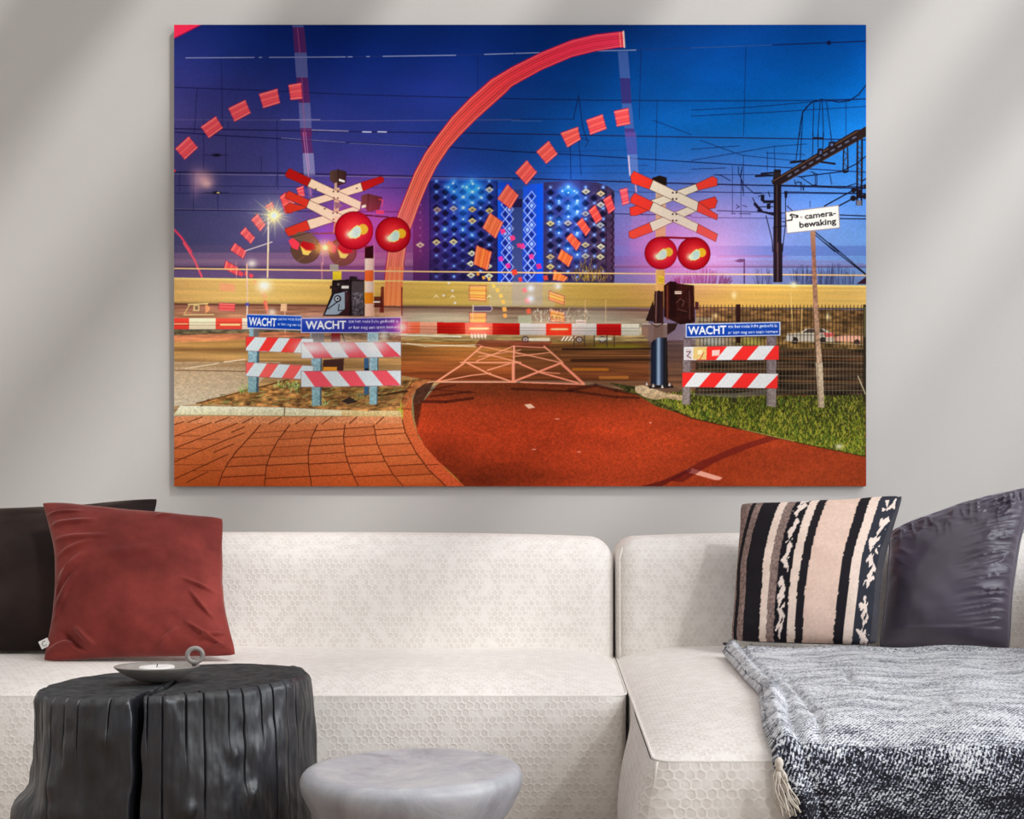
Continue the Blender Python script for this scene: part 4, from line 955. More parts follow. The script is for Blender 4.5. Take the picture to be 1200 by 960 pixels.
    poly(E3('155,500 190,500 190,690 150,690'), (58,28,28)); line(E3('172,500 172,690'), 2, (40,24,26)); line(E3('163,500 160,620'), 1.2, (150,110,100), .8); poly(E3('150,535 120,615 160,620'), (46,26,24)); poly(E3('105,628 205,628 205,680 175,690 140,700 108,670'), (126,100,90), .85); line(E3('108,628 205,628'), 1.2, (210,190,180), .8); poly(E3('205,625 245,625 235,650 205,670'), (52,30,28)); line(E3('140,625 165,640 190,625'), 1, (60,40,38)); poly(E3('105,640 130,640 130,680 105,670'), (150,110,90), .7)
    w = win(*E3('138,680')[0], *E3('208,870')[0]); X = GX[w]; t = (X - E3('138,0')[0][0]) / (E3('208,0')[0][0] - E3('138,0')[0][0])
    cc = np.stack([np.interp(t, [0,.1,.32,.4,.48,.6,.8,.86,1], v) / 255 for v in ([44,26,30,110,150,60,22,40,20],[42,30,40,130,170,70,22,34,16],[46,44,62,150,196,90,30,34,16])], -1)
    comp(w, pmask(E3('142,700 170,680 204,680 208,870 140,870'), w) * 1.0, cc); line(E3('150,690 150,710'), 1, (20,16,16))
    polyg(E3('80,868 110,865 200,895 262,905 262,925 200,915 160,922 118,912 80,890'), (196,172,140), (166,140,104), 'y', 1, .2, 2, 96); polyg(E3('130,862 230,868 262,890 200,893 130,872'), (110,80,64), (100,76,60), 'y', .9); poly(E3('130,866 225,864 230,876 135,878'), (30,22,24), .9)
    for p in ['125,858','150,864','185,868','213,860']: poly(T([(-5,8),(0,-6),(6,8)], *E3(p)[0], 3.31), (196,186,180))
    # warning signs
    def board(f, q, edge, reds, al=1.0, rc=(240,50,46), wc=(222,222,222)):
        p = f(q); poly(p, wc, al)
        for r in reds: poly(f(r), rc, al)
        line(p + [p[0]], .7, edge, .6)
    # right sign: posts first
    for p in ['268,680 300,680 294,940 262,940','590,672 628,672 626,950 590,945']: polyg(E3(p), (120,104,110), (140,128,120), 'y', 1, .18, 1.4, 97); 
    line(E3('296,690 292,940'), .9, (70,56,56), .7); line(E3('594,690 594,940'), .8, (70,56,56), .6)
    polyg(E3('278,629 641,621 641,671 278,679'), (22,76,176), (18,62,160), 'y'); line(E3('278,629 641,621 641,671 278,679 278,629'), 1.2, (210,216,236), .95); line(E3('276,682 642,674'), .8, (30,24,40), .8)
    text('WACHT', E3('286,669')[0], E3('434,665')[0], 9.6, (244,246,252), 1, .022)
    text('tot het rode licht gedoofd is', E3('441,643')[0], E3('630,639')[0], 3.6, (244,246,252), 1, .008)
    text('er kan nog een trein komen', E3('441,666')[0], E3('632,662')[0], 3.6, (244,246,252), 1, .008)
    board(E3, '268,716 638,711 638,767 268,769', (90,60,60), ['368,715 437,714 392,768 330,768','498,713 560,712 512,768 452,768','622,711 638,711 638,767 578,767','345,716 368,715 350,740 330,768 318,768'])
    poly(E3('306,718 358,716 356,765 304,765'), (222,190,120)); poly(E3('322,730 340,728 340,745 322,746'), (240,222,180)); poly(E3('378,730 408,728 406,750 378,752'), (244,200,190)); poly(E3('274,722 300,722 300,768 274,768'), (214,200,200)); line(E3('280,735 295,735 282,752 296,760'), 1, (90,60,70)); line(E3('330,768 345,740'), 1, (200,60,50))
    board(E3, '262,815 634,820 632,878 262,872', (90,60,60), ['262,815 314,816 270,872 262,872','374,817 436,818 388,874 326,873','500,818 562,819 514,876 452,875','634,824 632,878 582,877'])
    # left pair of warning signs
    for p in ['75,390 142,390 142,445 75,445','66,545 145,545 140,836 66,838','505,418 600,418 598,490 505,490','510,598 585,598 582,930 515,935','905,420 980,420 980,485 905,485','918,594 982,594 975,922 918,924']:
        polyg(E2(p), (150,184,196), (134,170,176), 'y', 1, .12, 2, 98)
    for p in ['105,390 142,390 142,445 105,445','510,420 600,420 598,485 510,485']: poly(E2(p), (110,90,88), .8)
    for p in ['128,545 145,545 140,836 122,838','574,598 585,598 582,930 570,935','974,594 982,594 975,922 968,924']: poly(E2(p), (62,84,96), .85)
    poly(E2('650,420 715,420 715,485 650,485'), (120,24,26)); poly(E2('595,610 740,600 735,690 590,690'), (74,44,40)); poly(E2('595,660 690,660 690,690 592,690'), (226,150,50)); poly(E2('880,598 915,598 915,850 880,850'), (60,96,130)); poly(E2('885,670 915,670 915,790 885,790'), (24,30,44)); line(E2('838,855 910,855 910,825'), 1, (60,90,110)); poly(E2('720,900 780,870 840,905 770,922'), (44,36,36), .9); line(E2('725,425 745,480'), 1, (30,20,20))
    polyg(E2('660,-10 722,-10 722,45 660,45'), (236,206,50), (216,186,40), 'y'); rect(*E2('640,-60')[0], *E2('700,-12')[0], (176,170,150), .8)
    polyg(E2('658,50 775,45 780,22 830,25 835,45 882,48 885,302 590,302 655,140'), (44,30,32), (36,26,30), 'y', 1, .3, 2.4, 99)
    poly(E2('605,292 672,150 760,128 772,170 745,250 700,290'), (150,164,178)); poly(E2('745,130 780,140 790,290 700,292 745,250'), (60,30,34), .9); poly(E2('785,60 878,60 878,300 800,300'), (92,80,84), .75); polyg(E2('800,140 875,130 875,300 800,300'), (110,104,110), (70,62,70), 'y', .8, .6, 1.6, 100); line(E2('790,50 782,300'), 1.4, (16,10,12)); line(E2('655,140 660,60 770,50'), 1.2, (20,14,16))
    disc(*E2('695,180')[0], 4.2, (40,30,36)); disc(*E2('693,180')[0], 2.6, (190,200,210)); disc(*E2('695,180')[0], 1.3, (50,40,44)); line(E2('630,250 690,205'), 1.2, (30,24,28)); line(E2('705,220 700,265 730,260'), 1, (30,24,28)); rect(*E2('722,90')[0], *E2('772,110')[0], (226,220,210)); disc(*E2('700,80')[0], 1.4, (120,110,110)); poly(E2('640,90 660,90 660,112 640,112'), (60,40,30))
    poly(E2('1000,95 1020,95 1020,280 990,280'), (110,30,26), .85); poly(E2('950,165 1010,165 1010,240 950,240'), (90,34,28), .9); line(E2('950,203 990,203'), 1.6, (250,230,220)); poly(E2('1140,100 1152,100 1150,300 1142,300'), (130,40,36), .85)
    polyg(E2('58,291 442,302 442,398 62,384'), (12,76,186), (16,66,170), 'y'); line(E2('58,291 442,302'), .9, (210,220,240), .9); line(E2('62,386 442,400'), 1.0, (220,220,230), .9)
    text('WACHT', E2('70,366')[0], E2('264,374')[0], 9.4, (240,244,252), 1, .022)
    text('tot het rode licht', E2('274,330')[0], E2('440,334')[0], 3.2, (214,224,246), .95, .016)
    text('er kan nog een tre', E2('274,366')[0], E2('440,374')[0], 3.2, (214,224,246), .95, .016)
    board(E2, '50,447 525,462 525,566 50,546', (120,80,80), ['50,447 116,449 50,530','200,451 282,454 215,549 138,547','362,456 448,459 385,560 296,555'], 1, (240,60,56), (214,224,228))
    board(E2, '50,626 525,652 525,752 50,724', (120,80,80), ['50,626 112,630 62,700 50,712','200,634 282,638 216,735 140,730','362,644 448,650 384,744 300,740'], 1, (244,100,96), (210,222,226))
    board(E2, '440,487 1140,484 1140,590 440,600', (120,90,90), ['450,490 575,488 662,597 530,598','700,487 812,486 905,594 775,596','945,485 1030,484 1140,586 1020,592'], 1, (226,78,92), (216,222,228))
    glow(*E2('505,525')[0], 13, 6, (240,240,240), .85, 'mix'); glow(*E2('720,515')[0], 16, 6, (240,238,236), .85, 'mix'); glow(*E2('960,510')[0], 10, 6, (244,240,238), .75, 'mix')
    board(E2, '438,690 1140,684 1140,791 438,802', (120,90,90), ['455,690 575,688 665,798 535,800','692,688 815,686 895,795 785,797','930,685 1038,684 1138,788 1018,793'], 1, (240,90,104), (214,222,226))
    q = E2('440,319 1140,313 1140,418 440,418'); polyg(q, (26,60,166), (150,50,140), 'x'); polyg(q, (24,64,170), (60,50,150), 'x', .6); line(q + [q[0]], 1.0, (210,200,226), .9); glow(*E2('1130,370')[0], 8, 8, (240,60,120), .6); glow(*E2('540,330')[0], 16, 5, (140,120,200), .35)
    text('WACHT', E2('470,394')[0], E2('756,391')[0], 9.6, (240,242,252), 1, .022)
    text('tot het rode licht gedoofd is', E2('772,350')[0], E2('1120,347')[0], 3.6, (236,234,248), 1, .008)
    text('er kan nog een trein komen', E2('772,392')[0], E2('1122,389')[0], 3.6, (236,234,248), 1, .008)
    glow(*E2('1145,380')[0], 4, 4, (255,210,200), .9, 'mix'); glow(*E2('1020,440')[0], 4, 4, (240,230,220), .7, 'mix')
    # film grain of the print
    IMG[...] = np.clip(IMG * (1 + .05 * RNG.standard_normal((CH, CW, 1))), 0, 1)

paint_picture()
PICT = np.clip(IMG.reshape(GH, 2, GW, 2, 3).mean(axis=(1, 3)) ** 1.05 * 1.07, 0, 1)      # one colour per vertex of the printed face

# ------------------------------------------------------------------ materials in use
M_WALL = mat_wall(); M_FLOOR = mat_floor(); M_SOFA = mat_sofa()
M_TRIM = mat_plain('white_paint', (0.75, 0.74, 0.72), 0.5, 0.4, 5, 0.03, 0)
M_PIPE = mat_plain('cream_piping_cloth', (0.80, 0.755, 0.705), 0.9, 0.15, 300, 0.1, 0.3)
M_SIDE = mat_plain('cream_side_cloth', (0.80, 0.765, 0.725), 0.9, 0.15, 500, 0.06, 0.25)
M_FOOT = mat_plain('black_foot', (0.03, 0.03, 0.03), 0.5)
WALL_Y = 3.86

# ------------------------------------------------------------------ the room
def structure(o): o['kind'] = 'structure'; return o
structure(MB().box((-3.2, WALL_Y, 0), (2.9, WALL_Y + 0.14, 3.1)).build('wall_back', M_WALL, smooth=False))
structure(MB().box((-3.2, -1.5, -0.08), (2.9, WALL_Y + 0.14, 0)).build('floor', M_FLOOR, smooth=False))
structure(MB().box((-3.2, WALL_Y - 0.016, 0), (2.9, WALL_Y, 0.09)).build('baseboard_back', M_TRIM, smooth=False))
structure(MB().box((-3.34, -1.5, -0.08), (-3.2, WALL_Y + 0.14, 3.1)).build('wall_left', M_WALL, smooth=False))
# right wall with one wide window opening
wr = MB()
wr.box((2.9, -1.5, -0.08), (3.04, WALL_Y + 0.14, 0.25)); wr.box((2.9, -1.5, 2.75), (3.04, WALL_Y + 0.14, 3.1))
wr.box((2.9, -1.5, 0.25), (3.04, -0.2, 2.75)); wr.box((2.9, 3.2, 0.25), (3.04, WALL_Y + 0.14, 2.75))
structure(wr.build('wall_right', M_WALL, smooth=False))
wf = MB()
for y in (-0.2, 0.92, 2.04, 3.14): wf.box((2.92, y, 0.25), (3.0, y + 0.06, 2.75))
for z in (0.25, 2.69): wf.box((2.92, -0.2, z), (3.0, 3.2, z + 0.06))
structure(wf.build('window_1', M_TRIM, smooth=False))
# unseen overhead frame and bars, added to cast diagonal bands on the wall
rl = structure(MB().box((-3.34, WALL_Y, 3.1), (3.04, WALL_Y + 0.14, 3.24)).box((-3.34, -1.5, 3.1), (3.04, -1.36, 3.24)).build('shadow_bar_frame', M_TRIM, smooth=False))
BARS = [(-2.95, .30), (-1.85, .26), (-1.02, .30), (-.20, .24), (0.62, .26), (1.38, .26), (2.02, .22), (2.52, .2), (2.9, .14)]
for x, wdt in BARS:
    MB().box((x, -1.36, 3.1), (x + wdt, WALL_Y, 3.24)).build('shadow_bar', M_TRIM, rl, smooth=False)

# ------------------------------------------------------------------ the picture on the wall
M_PRINT = mat_paint('printed_face', 0.7, 0.04)
PD = WALL_Y - 0.022
a = P(PX0, PY0, PD); b = P(PX0 + PWD, PY0 + PHT, PD)
xs = np.linspace(a.x, b.x, GW); zs = np.linspace(a.z, b.z, GH)
gxv, gzv = np.meshgrid(xs, zs)
vv = np.stack([gxv, np.full_like(gxv, 0.0), gzv], -1).reshape(-1, 3)
cx0, cz0 = (a.x + b.x) / 2, (a.z + b.z) / 2
vv[:, 0] -= cx0; vv[:, 2] -= cz0
PRINT_GAIN = 1.02
art = empty('wall_print', (cx0, PD, cz0), 'large unframed print of a railway level crossing at dusk on the wall', 'picture')
face = grid_faces(GW, GH)[:, ::-1]
mesh_obj('printed_face', vv, np.ascontiguousarray(face), M_PRINT, None, smooth=False, cols=np.clip(S2L(PICT) * PRINT_GAIN, 0, 1).reshape(-1, 3)).parent = art
hx, hz = (b.x - a.x) / 2, (a.z - b.z) / 2
M_EDGE = mat_plain('print_panel_edge', (0.25, 0.25, 0.27), 0.5)
MB().box((-hx, 0.0006, -hz), (hx, 0.020, hz)).build('backing_panel', M_EDGE, None, smooth=False).parent = art

# ------------------------------------------------------------------ upholstery
def round_rect_pt(u, v, hw, hd, r):
    x, y = u * hw, v * hd
    qx, qy = max(-hw + r, min(hw - r, x)), max(-hd + r, min(hd - r, y))
    dx, dy = x - qx, y - qy
    L = math.hypot(dx, dy)
    if L < 1e-9: return x, y
    k = max(abs(dx), abs(dy)) / L
    return qx + dx * k, qy + dy * k

def seat_mesh(x0, x1, y0, y1, z_edge, crown, z_bot, bulge, r=0.05, soft=0.26, bf=None):
    """soft block: crowned top patch + bulging sides, returns (verts, faces, uvs, rim points)"""
    hw, hd = (x1 - x0) / 2, (y1 - y0) / 2; cx, cy = (x0 + x1) / 2, (y0 + y1) / 2
    def axis(h):
        n = max(24, int(h * 2 / 0.03)); t = np.linspace(-1, 1, n)
        s = 0.5 * np.sin(t * math.pi / 2) + 0.5 * t
        return s
    us, vs = axis(hw), axis(hd)
    V = []; UV = []
    for v in vs:
        for u in us:
            x, y = round_rect_pt(u, v, hw, hd, r)
            ex = min(1, (1 - abs(u)) * hw / soft); ey = min(1, (1 - abs(v)) * hd / soft)
            f = (1 - (1 - ex) ** 2.6) * (1 - (1 - ey) ** 2.6)
            wav = 0.003 * math.sin(x * 5.1 + 1) * math.sin(y * 6.3) * f
            V.append((cx + x, cy + y, z_edge + crown * f ** 0.8 + wav)); UV.append((cx + x, cy + y))
    nu, nv = len(us), len(vs)
    Fc = [tuple(q) for q in grid_faces(nu, nv)]
    ring = [(i, 0) for i in range(nu)] + [(nu - 1, j) for j in range(1, nv)] + [(i, nv - 1) for i in range(nu - 2, -1, -1)] + [(0, j) for j in range(nv - 2, 0, -1)]
    rim = [Vector(V[j * nu + i]) for i, j in ring]
    m = len(rim); K = 14
    arc = [0.0]
    for k in range(m): arc.append(arc[-1] + (rim[(k + 1) % m] - rim[k]).length)
    base = len(V)
    nor = []
    for k in range(m):
        t = rim[(k + 1) % m] - rim[k - 1]; n = Vector((t.y, -t.x, 0)).normalized(); nor.append(n)
    for q in range(K + 1):
        t = q / K
        z = z_edge + (z_bot - z_edge) * t
        off = bulge * math.sin(math.pi * min(1, t * 0.9 + 0.02)) ** 0.8
        for k in range(m + 1):
            p = rim[k % m]; n = nor[k % m]
            bo = off * (bf(p, n) if bf else 1.0)
            V.append((p.x + n.x * bo, p.y + n.y * bo, z)); UV.append((arc[k], z + 0.003))
    for q in range(K):
        for k in range(m):
            i0 = base + q * (m + 1) + k
            Fc.append((i0, i0 + m + 1, i0 + m + 2, i0 + 1))
    Fc.append(tuple(base + K * (m + 1) + k for k in reversed(range(m))))
    return V, Fc, UV, rim

def soft_block(name, size, r, parent, mat, loc, lean=0.0, bulge=0.012, n=26, tilt=0.0):
    """rounded box of cloth; uv in metres per side"""
    sx, sy, sz = size[0] / 2, size[1] / 2, size[2] / 2
    V = []; Fc = []; UV = []
    def face(ax, sgn):
        a1, a2 = [(1, 2), (0, 2), (0, 1)][ax]
        h = [sx, sy, sz]
        na = max(8, min(70, int(h[a1] * 2 / 0.03))); nb = max(8, min(70, int(h[a2] * 2 / 0.03)))
        base = len(V)
        def ax_t(nn, hh):
            t = np.linspace(-1, 1, nn); return 0.55 * np.sin(t * math.pi / 2) + 0.45 * t
        A, B = ax_t(na, h[a1]), ax_t(nb, h[a2])
        for bb in B:
            for aa in A:
                p = [0, 0, 0]; p[ax] = sgn * h[ax]; p[a1] = aa * h[a1]; p[a2] = bb * h[a2]
                q = [max(-h[k] + r, min(h[k] - r, p[k])) for k in range(3)]
                d = Vector(p) - Vector(q)
                if d.length > 1e-9: d = d.normalized() * r
                o = Vector(q) + d
                f = (1 - min(1, abs(aa)) ** 4) * (1 - min(1, abs(bb)) ** 4)
                o[ax] += sgn * bulge * f * (0.0 if ax == 0 else 1.0)
                uv = (p[a1] + ax * 0.0071, p[a2])
                o.y += (o.z + sz) * lean
                o.x += (o.z + sz) * tilt
                V.append((loc[0] + o.x, loc[1] + o.y, loc[2] + o.z)); UV.append(uv)
        flip = (sgn > 0) == (ax == 1)
        for q in grid_faces(na, nb, off=base): Fc.append(tuple(q[::-1]) if flip else tuple(q))
    for ax in range(3):
        for s in (-1, 1): face(ax, s)
    return V, Fc, UV

def weld(o, d=0.0004):
    bm = bmesh.new(); bm.from_mesh(o.data); bmesh.ops.remove_doubles(bm, verts=bm.verts, dist=d)
    bmesh.ops.recalc_face_normals(bm, faces=bm.faces); bm.to_mesh(o.data); bm.free()

def piping(parent, pts, r, name='piping', closed=False, mat=None, n=6):
    return MB().tube(pts, r, n, closed).build(name, mat or M_PIPE, parent)

SEAT_Z = 0.408; CROWN = 0.037
# left unit
s1 = empty('sofa_unit', (-0.9, 3.1, 0), 'long cream sofa unit with honeycomb weave behind the black stump', 'sofa', 'modular sofa')
V, Fc, UV, rim = seat_mesh(-2.30, 0.136, 2.715, 3.62, SEAT_Z, CROWN, 0.05, 0.030, bf=lambda p, n: 0.0 if n.x > .8 else 1 - max(0, n.x))
o = mesh_obj('seat', V, Fc, M_SOFA, s1, uvs=UV)
piping(s1, rim, 0.0028, closed=True)
V, Fc, UV = soft_block('b', (2.40, 0.27, 0.40), 0.062, s1, M_SOFA, (-1.066, 3.50, 0.53), lean=0.10, bulge=0.014)
o = mesh_obj('backrest', V, Fc, M_SOFA, s1, uvs=UV); weld(o)
for x in (-2.1, -0.08):
    for y in (2.85, 3.5): MB().lathe([(0.022, 0), (0.026, 0.06)], (x, y, 0), 16).build('foot', M_FOOT, s1)
# right unit with chaise
s2 = empty('chaise_unit', (0.7, 2.8, 0), 'cream chaise unit of the sofa with honeycomb weave under the grey throw', 'sofa', 'modular sofa')
CH_X0, CH_X1, CH_Y0, CH_Y1 = 0.1425, 1.26, 2.005, 3.62
V, Fc, UV, rim = seat_mesh(CH_X0, CH_X1, CH_Y0, CH_Y1, SEAT_Z, CROWN + 0.002, 0.05, 0.034, r=0.03,
    bf=lambda p, n: (1.0 if n.x > -.3 else float(np.interp(p.y, [2.46, 2.68], [1.15, 0.0]))))
o = mesh_obj('seat', V, Fc, M_SOFA, s2, uvs=UV)
piping(s2, rim, 0.0028, closed=True)
# corner seam down the front
piping(s2, [(CH_X0 + 0.006 - 0.018 * math.sin(math.pi * min(1, t * .9 + .02)), CH_Y0 + 0.006 - 0.024 * math.sin(math.pi * min(1, t * .9 + .02)), SEAT_Z + (0.06 - SEAT_Z) * t) for t in np.linspace(0, 1, 18)], 0.0026)
V, Fc, UV = soft_block('b', (1.40, 0.27, 0.40), 0.055, s2, M_SOFA, (0.8405, 3.50, 0.53), lean=0.10, bulge=0.012)
o = mesh_obj('backrest', V, Fc, M_SOFA, s2, uvs=UV); weld(o)
piping(s2, [(0.150, 3.381 + 0.1 * t * 0.30, 0.40 + 0.275 * t) for t in np.linspace(0, 1, 10)] + [(0.157, 3.425, 0.70), (0.163, 3.46, 0.716), (0.167, 3.50, 0.72)], 0.0026)
V, Fc, UV = soft_block('b', (0.26, 1.05, 0.36), 0.055, s2, M_SOFA, (1.40, 3.02, 0.49), bulge=0.012)
o = mesh_obj('armrest', V, Fc, M_SOFA, s2, uvs=UV); weld(o)
for x, y in ((0.26, 2.15), (1.1, 2.15), (0.26, 3.5), (1.1, 3.5)): MB().lathe([(0.022, 0), (0.026, 0.06)], (x, y, 0), 16).build('foot', M_FOOT, s2)

def chaise_top(x, y):
    hw, hd = (CH_X1 - CH_X0) / 2, (CH_Y1 - CH_Y0) / 2
    ex = min(1, max(0, (min(x - CH_X0, CH_X1 - x)) / 0.26)); ey = min(1, max(0, (y - CH_Y0) / 0.26))
    return SEAT_Z + (CROWN + .002) * ((1 - (1 - ex) ** 2.6) * (1 - (1 - ey) ** 2.6)) ** 0.8

# ------------------------------------------------------------------ cushions
def cushion(name, label, mat, TL, TR, BR, BL, thick, group=None, n=90, pinch=(.06, .06, .06, .06), wr=0.0, seed=1, expo=0.5, sag=0.0, colf=None, back_mat=None,
            pipe=None, pipe_mat=None, ripple=None, uvk=0.45):
    TL, TR, BR, BL = map(Vector, (TL, TR, BR, BL))
    cen = (TL + TR + BR + BL) / 4
    root = empty(name, (cen.x, cen.y, min(BL.z, BR.z)), label, 'cushion', group)
    t = np.linspace(-1, 1, n); t = np.sin(t * math.pi / 2) * 0.7 + t * 0.3
    U, W = np.meshgrid(t, t)                       # W=+1 top
    # pull the middle of every edge inwards
    e = lambda s: 1 - s ** 2
    if not hasattr(pinch, '__len__'): pinch = (pinch,) * 4
    pL, pR, pT, pB = pinch
    Uc = U * (1 - np.where(U < 0, pL, pR) * e(W) * np.abs(U) ** 3); Wc = W * (1 - np.where(W < 0, pB, pT) * e(U) * np.abs(W) ** 3)
    # corners rounded off and edges a little uneven, as sewn cloth is
    cor = (np.abs(U) * np.abs(W)) ** 9
    Uc = Uc * (1 - .030 * cor) + .012 * vnoise(W * 3.1 + seed, U * .3, seed + 21) * np.abs(U) ** 4
    Wc = Wc * (1 - .030 * cor) + .012 * vnoise(U * 3.1 + seed, W * .3, seed + 22) * np.abs(W) ** 4 * (W > 0)
    a = (Uc + 1) / 2; b = (Wc + 1) / 2
    A4_ = lambda v: np.array(v)[None, None, :]
    base = (A4_(BL) * ((1 - a) * (1 - b))[..., None] + A4_(BR) * (a * (1 - b))[..., None] + A4_(TR) * (a * b)[..., None] + A4_(TL) * ((1 - a) * b)[..., None])
    right = (TR - TL + BR - BL).normalized(); up = (TL - BL + TR - BR).normalized()
    nrm = right.cross(up).normalized() * 1.0
    if nrm.y > 0: nrm = -nrm                         # faces the camera side
    N = np.array(nrm)[None, None, :]
    prof = (np.clip(1 - U ** 2, 0, 1) * np.clip(1 - W ** 2, 0, 1)) ** expo
    prof = prof * (1 - sag * np.clip(W, -1, 1))
    wn = fbm(U * 2.2 + seed, W * 2.2, seed, 3)
    edge = np.maximum(np.abs(U), np.abs(W))
    wr1 = wr * (np.abs(vnoise(U * 5 + W * 1.5, W * 6 + seed, seed + 5)) * edge ** 3 + 0.5 * wn * (1 - edge ** 6))
    h = thick * prof + wr1 * (1 - edge ** 10) * thick
    if ripple is not None: h = h + ripple(U, W) * (1 - edge ** 14)
    for side, nm in ((1, 'front_panel'), (-1, 'back_panel')):
        hh = h if side == 1 else thick * prof
        pts = base + N * (hh * side)[..., None]
        fc = grid_faces(n, n)
        if side == -1: fc = fc[:, ::-1]
        cols = colf(U, W) if (colf and side == 1) else (np.full((n * n, 3), 0.05) if colf else None)
        o = mesh_obj(nm, (pts.reshape(-1, 3) - np.array(root.location)), np.ascontiguousarray(fc), back_mat if (side == -1 and back_mat) else mat, None,
                     uvs=np.stack([U.ravel() * uvk / 2, W.ravel() * uvk / 2], -1), cols=cols)
        o.parent = root
    if pipe:
        k = list(range(0, n, 2)) + ([n - 1] if (n - 1) % 2 else [])
        ring = [base[0, i] for i in k] + [base[j, n - 1] for j in k[1:]] + [base[n - 1, i] for i in reversed(k[:-1])] + [base[j, 0] for j in reversed(k[1:-1])]
        ring = [Vector(p) - root.location for p in ring]
        MB().tube(ring, pipe, 6, True).build('piping', pipe_mat or mat, None).parent = root
    return root, base, N

from mathutils.bvhtree import BVHTree
def world_bvh(objs):
    bpy.context.view_layer.update()
    vs, ps = [], []
    for o in objs:
        if o.type != 'MESH': continue
        k = len(vs); mw = o.matrix_world
        vs.extend(mw @ v.co for v in o.data.vertices); ps.extend(tuple(k + i for i in p.vertices) for p in o.data.polygons)
    return BVHTree.FromPolygons(vs, ps)
def settle(root, hard, direction, step, lim=60):
    """moves a thing off what it still cuts into"""
    d = Vector(direction) * step; b = world_bvh(hard); k = 0
    while k < lim and world_bvh(root.children).overlap(b):
        root.location = root.location + d; k += 1
    return k
def lower(root, hard, step=.001, lim=40):
    b = world_bvh(hard); k = 0
    while k < lim and not world_bvh(root.children).overlap(b):
        root.location.z -= step; k += 1
    root.location.z += step * 2
    return k
def kids(r, *names): return [o for o in r.children if o.name.split('.')[0] in names]
M_RED = mat_velvet('rust_red_velvet', rgb(142, 57, 51), rgb(102, 36, 33), (1.0, 0.72, 0.66, 1), patch=7.0, sheen=0.55)
M_BROWN = mat_velvet('dark_brown_velvet', rgb(50, 36, 32), rgb(30, 21, 20), (0.9, 0.7, 0.6, 1), patch=6.0, sheen=0.22)
M_SATIN = mat_satin()
M_STRIPE = mat_paint('striped_wool', 0.92, 0.12, 420, 0.5)
M_CHARC = mat_plain('charcoal_cloth', rgb(70, 68, 74), 0.8, 0.2, 200, 0.1, 0.2)

def rip_brown(U, W):
    d = np.exp(-((W - .78) / .16) ** 2) * .012 * np.sin(U * 9 + 2) * (U > .1)
    return d + .006 * np.exp(-((U + .2) / .2) ** 2) * np.sin(W * 8)
bc = cushion('velvet_cushion', 'dark brown velvet cushion leaning at the left sofa end behind the red one', M_BROWN,
        P(-80, 590, 3.38), P(187, 579, 3.38), P(170, 758, 3.20), P(-92, 764, 3.20), 0.07, 'scatter cushions', pinch=(.06, .08, .10, .02), wr=0.12, seed=4, ripple=rip_brown)

def crease(U, W, u0, w0, u1, w1, wd, amp):
    dx, dy = u1 - u0, w1 - w0; L = dx * dx + dy * dy
    t = np.clip(((U - u0) * dx + (W - w0) * dy) / L, 0, 1)
    d = np.hypot(U - u0 - t * dx, W - w0 - t * dy)
    return amp * np.exp(-(d / wd) ** 2) * np.sin(np.pi * np.clip(t * .9 + .05, 0, 1))
def rip_red(U, W):
    r = 0
    for c in [(-.95,.62,-.35,.70,.045,.006),(-.97,.78,-.5,.84,.03,.006),(-.9,-.25,-.6,.12,.035,.007),(-.9,-.55,-.7,-.25,.03,.007),(-.9,.42,-.2,.48,.05,.006),(-.85,.2,-.35,.42,.05,.006),(-.85,-.1,-.45,.25,.05,.007),(-.88,-.4,-.55,.0,.05,.006),
              (.55,-.05,.95,-.2,.035,.008),(.62,-.2,.85,-.55,.04,.008),(.55,-.62,.9,-.9,.03,.009),(.65,-.8,.97,-.72,.03,.010),(.72,-.95,.96,-.85,.03,.008),(.2,-.95,.45,-.7,.04,.007),
              (-.75,-.72,-.5,-.95,.05,-.012),(-.6,-.68,-.42,-.9,.04,.012),(-.95,-.9,-.6,-.82,.05,.010),(.3,.85,.42,.95,.05,.006),(-.3,.2,.4,.35,.12,.004)]:
        r = r + crease(U, W, c[0], c[1], c[2], c[3], c[4] * .62, c[5] * 1.7)
    return r
rc, rbase, rN = cushion('velvet_cushion', 'rust red velvet cushion with a small white tag', M_RED,
        P(47, 583, 3.22), P(263, 603, 3.22), P(279, 766, 3.04), P(48, 773, 3.04), 0.068, 'scatter cushions', n=150, pinch=(.17, .09, .03, .04), wr=0.10, seed=9, ripple=rip_red, expo=.48)
# white tag with a dark curved mark on the left seam
tg = P(52, 751, 3.045)
M_TAG = mat_plain('white_tag', (0.85, 0.83, 0.80), 0.8)
M_INK = mat_plain('tag_ink', (0.12, 0.12, 0.13), 0.8)
tb = MB()
ca, sa = math.cos(.45), math.sin(.45)
def tagp(u, v, y): return (tg.x - rc.location.x + (u * ca - v * sa), tg.y - rc.location.y + y, tg.z - rc.location.z + (u * sa + v * ca))
i = len(tb.v)
for y in (-.001, .001):
    for u, v in ((-.011, -.010), (.012, -.010), (.012, .010), (-.011, .010)): tb.v.append(tagp(u, v, y))
tb.f += [(0,1,2,3),(7,6,5,4),(0,4,5,1),(1,5,6,2),(2,6,7,3),(3,7,4,0)]
tagobj = tb.build('white_tag', M_TAG, None, False); tagobj.parent = rc; tagobj['label'] = 'small white sewn tag'
mk = MB().tube([tagp(.001 + .0055 * math.cos(t), .0055 * math.sin(t), -.0016) for t in np.linspace(.8, 5.4, 14)], .0007, 5).build('tag_mark', M_INK, None)
mk.parent = tagobj

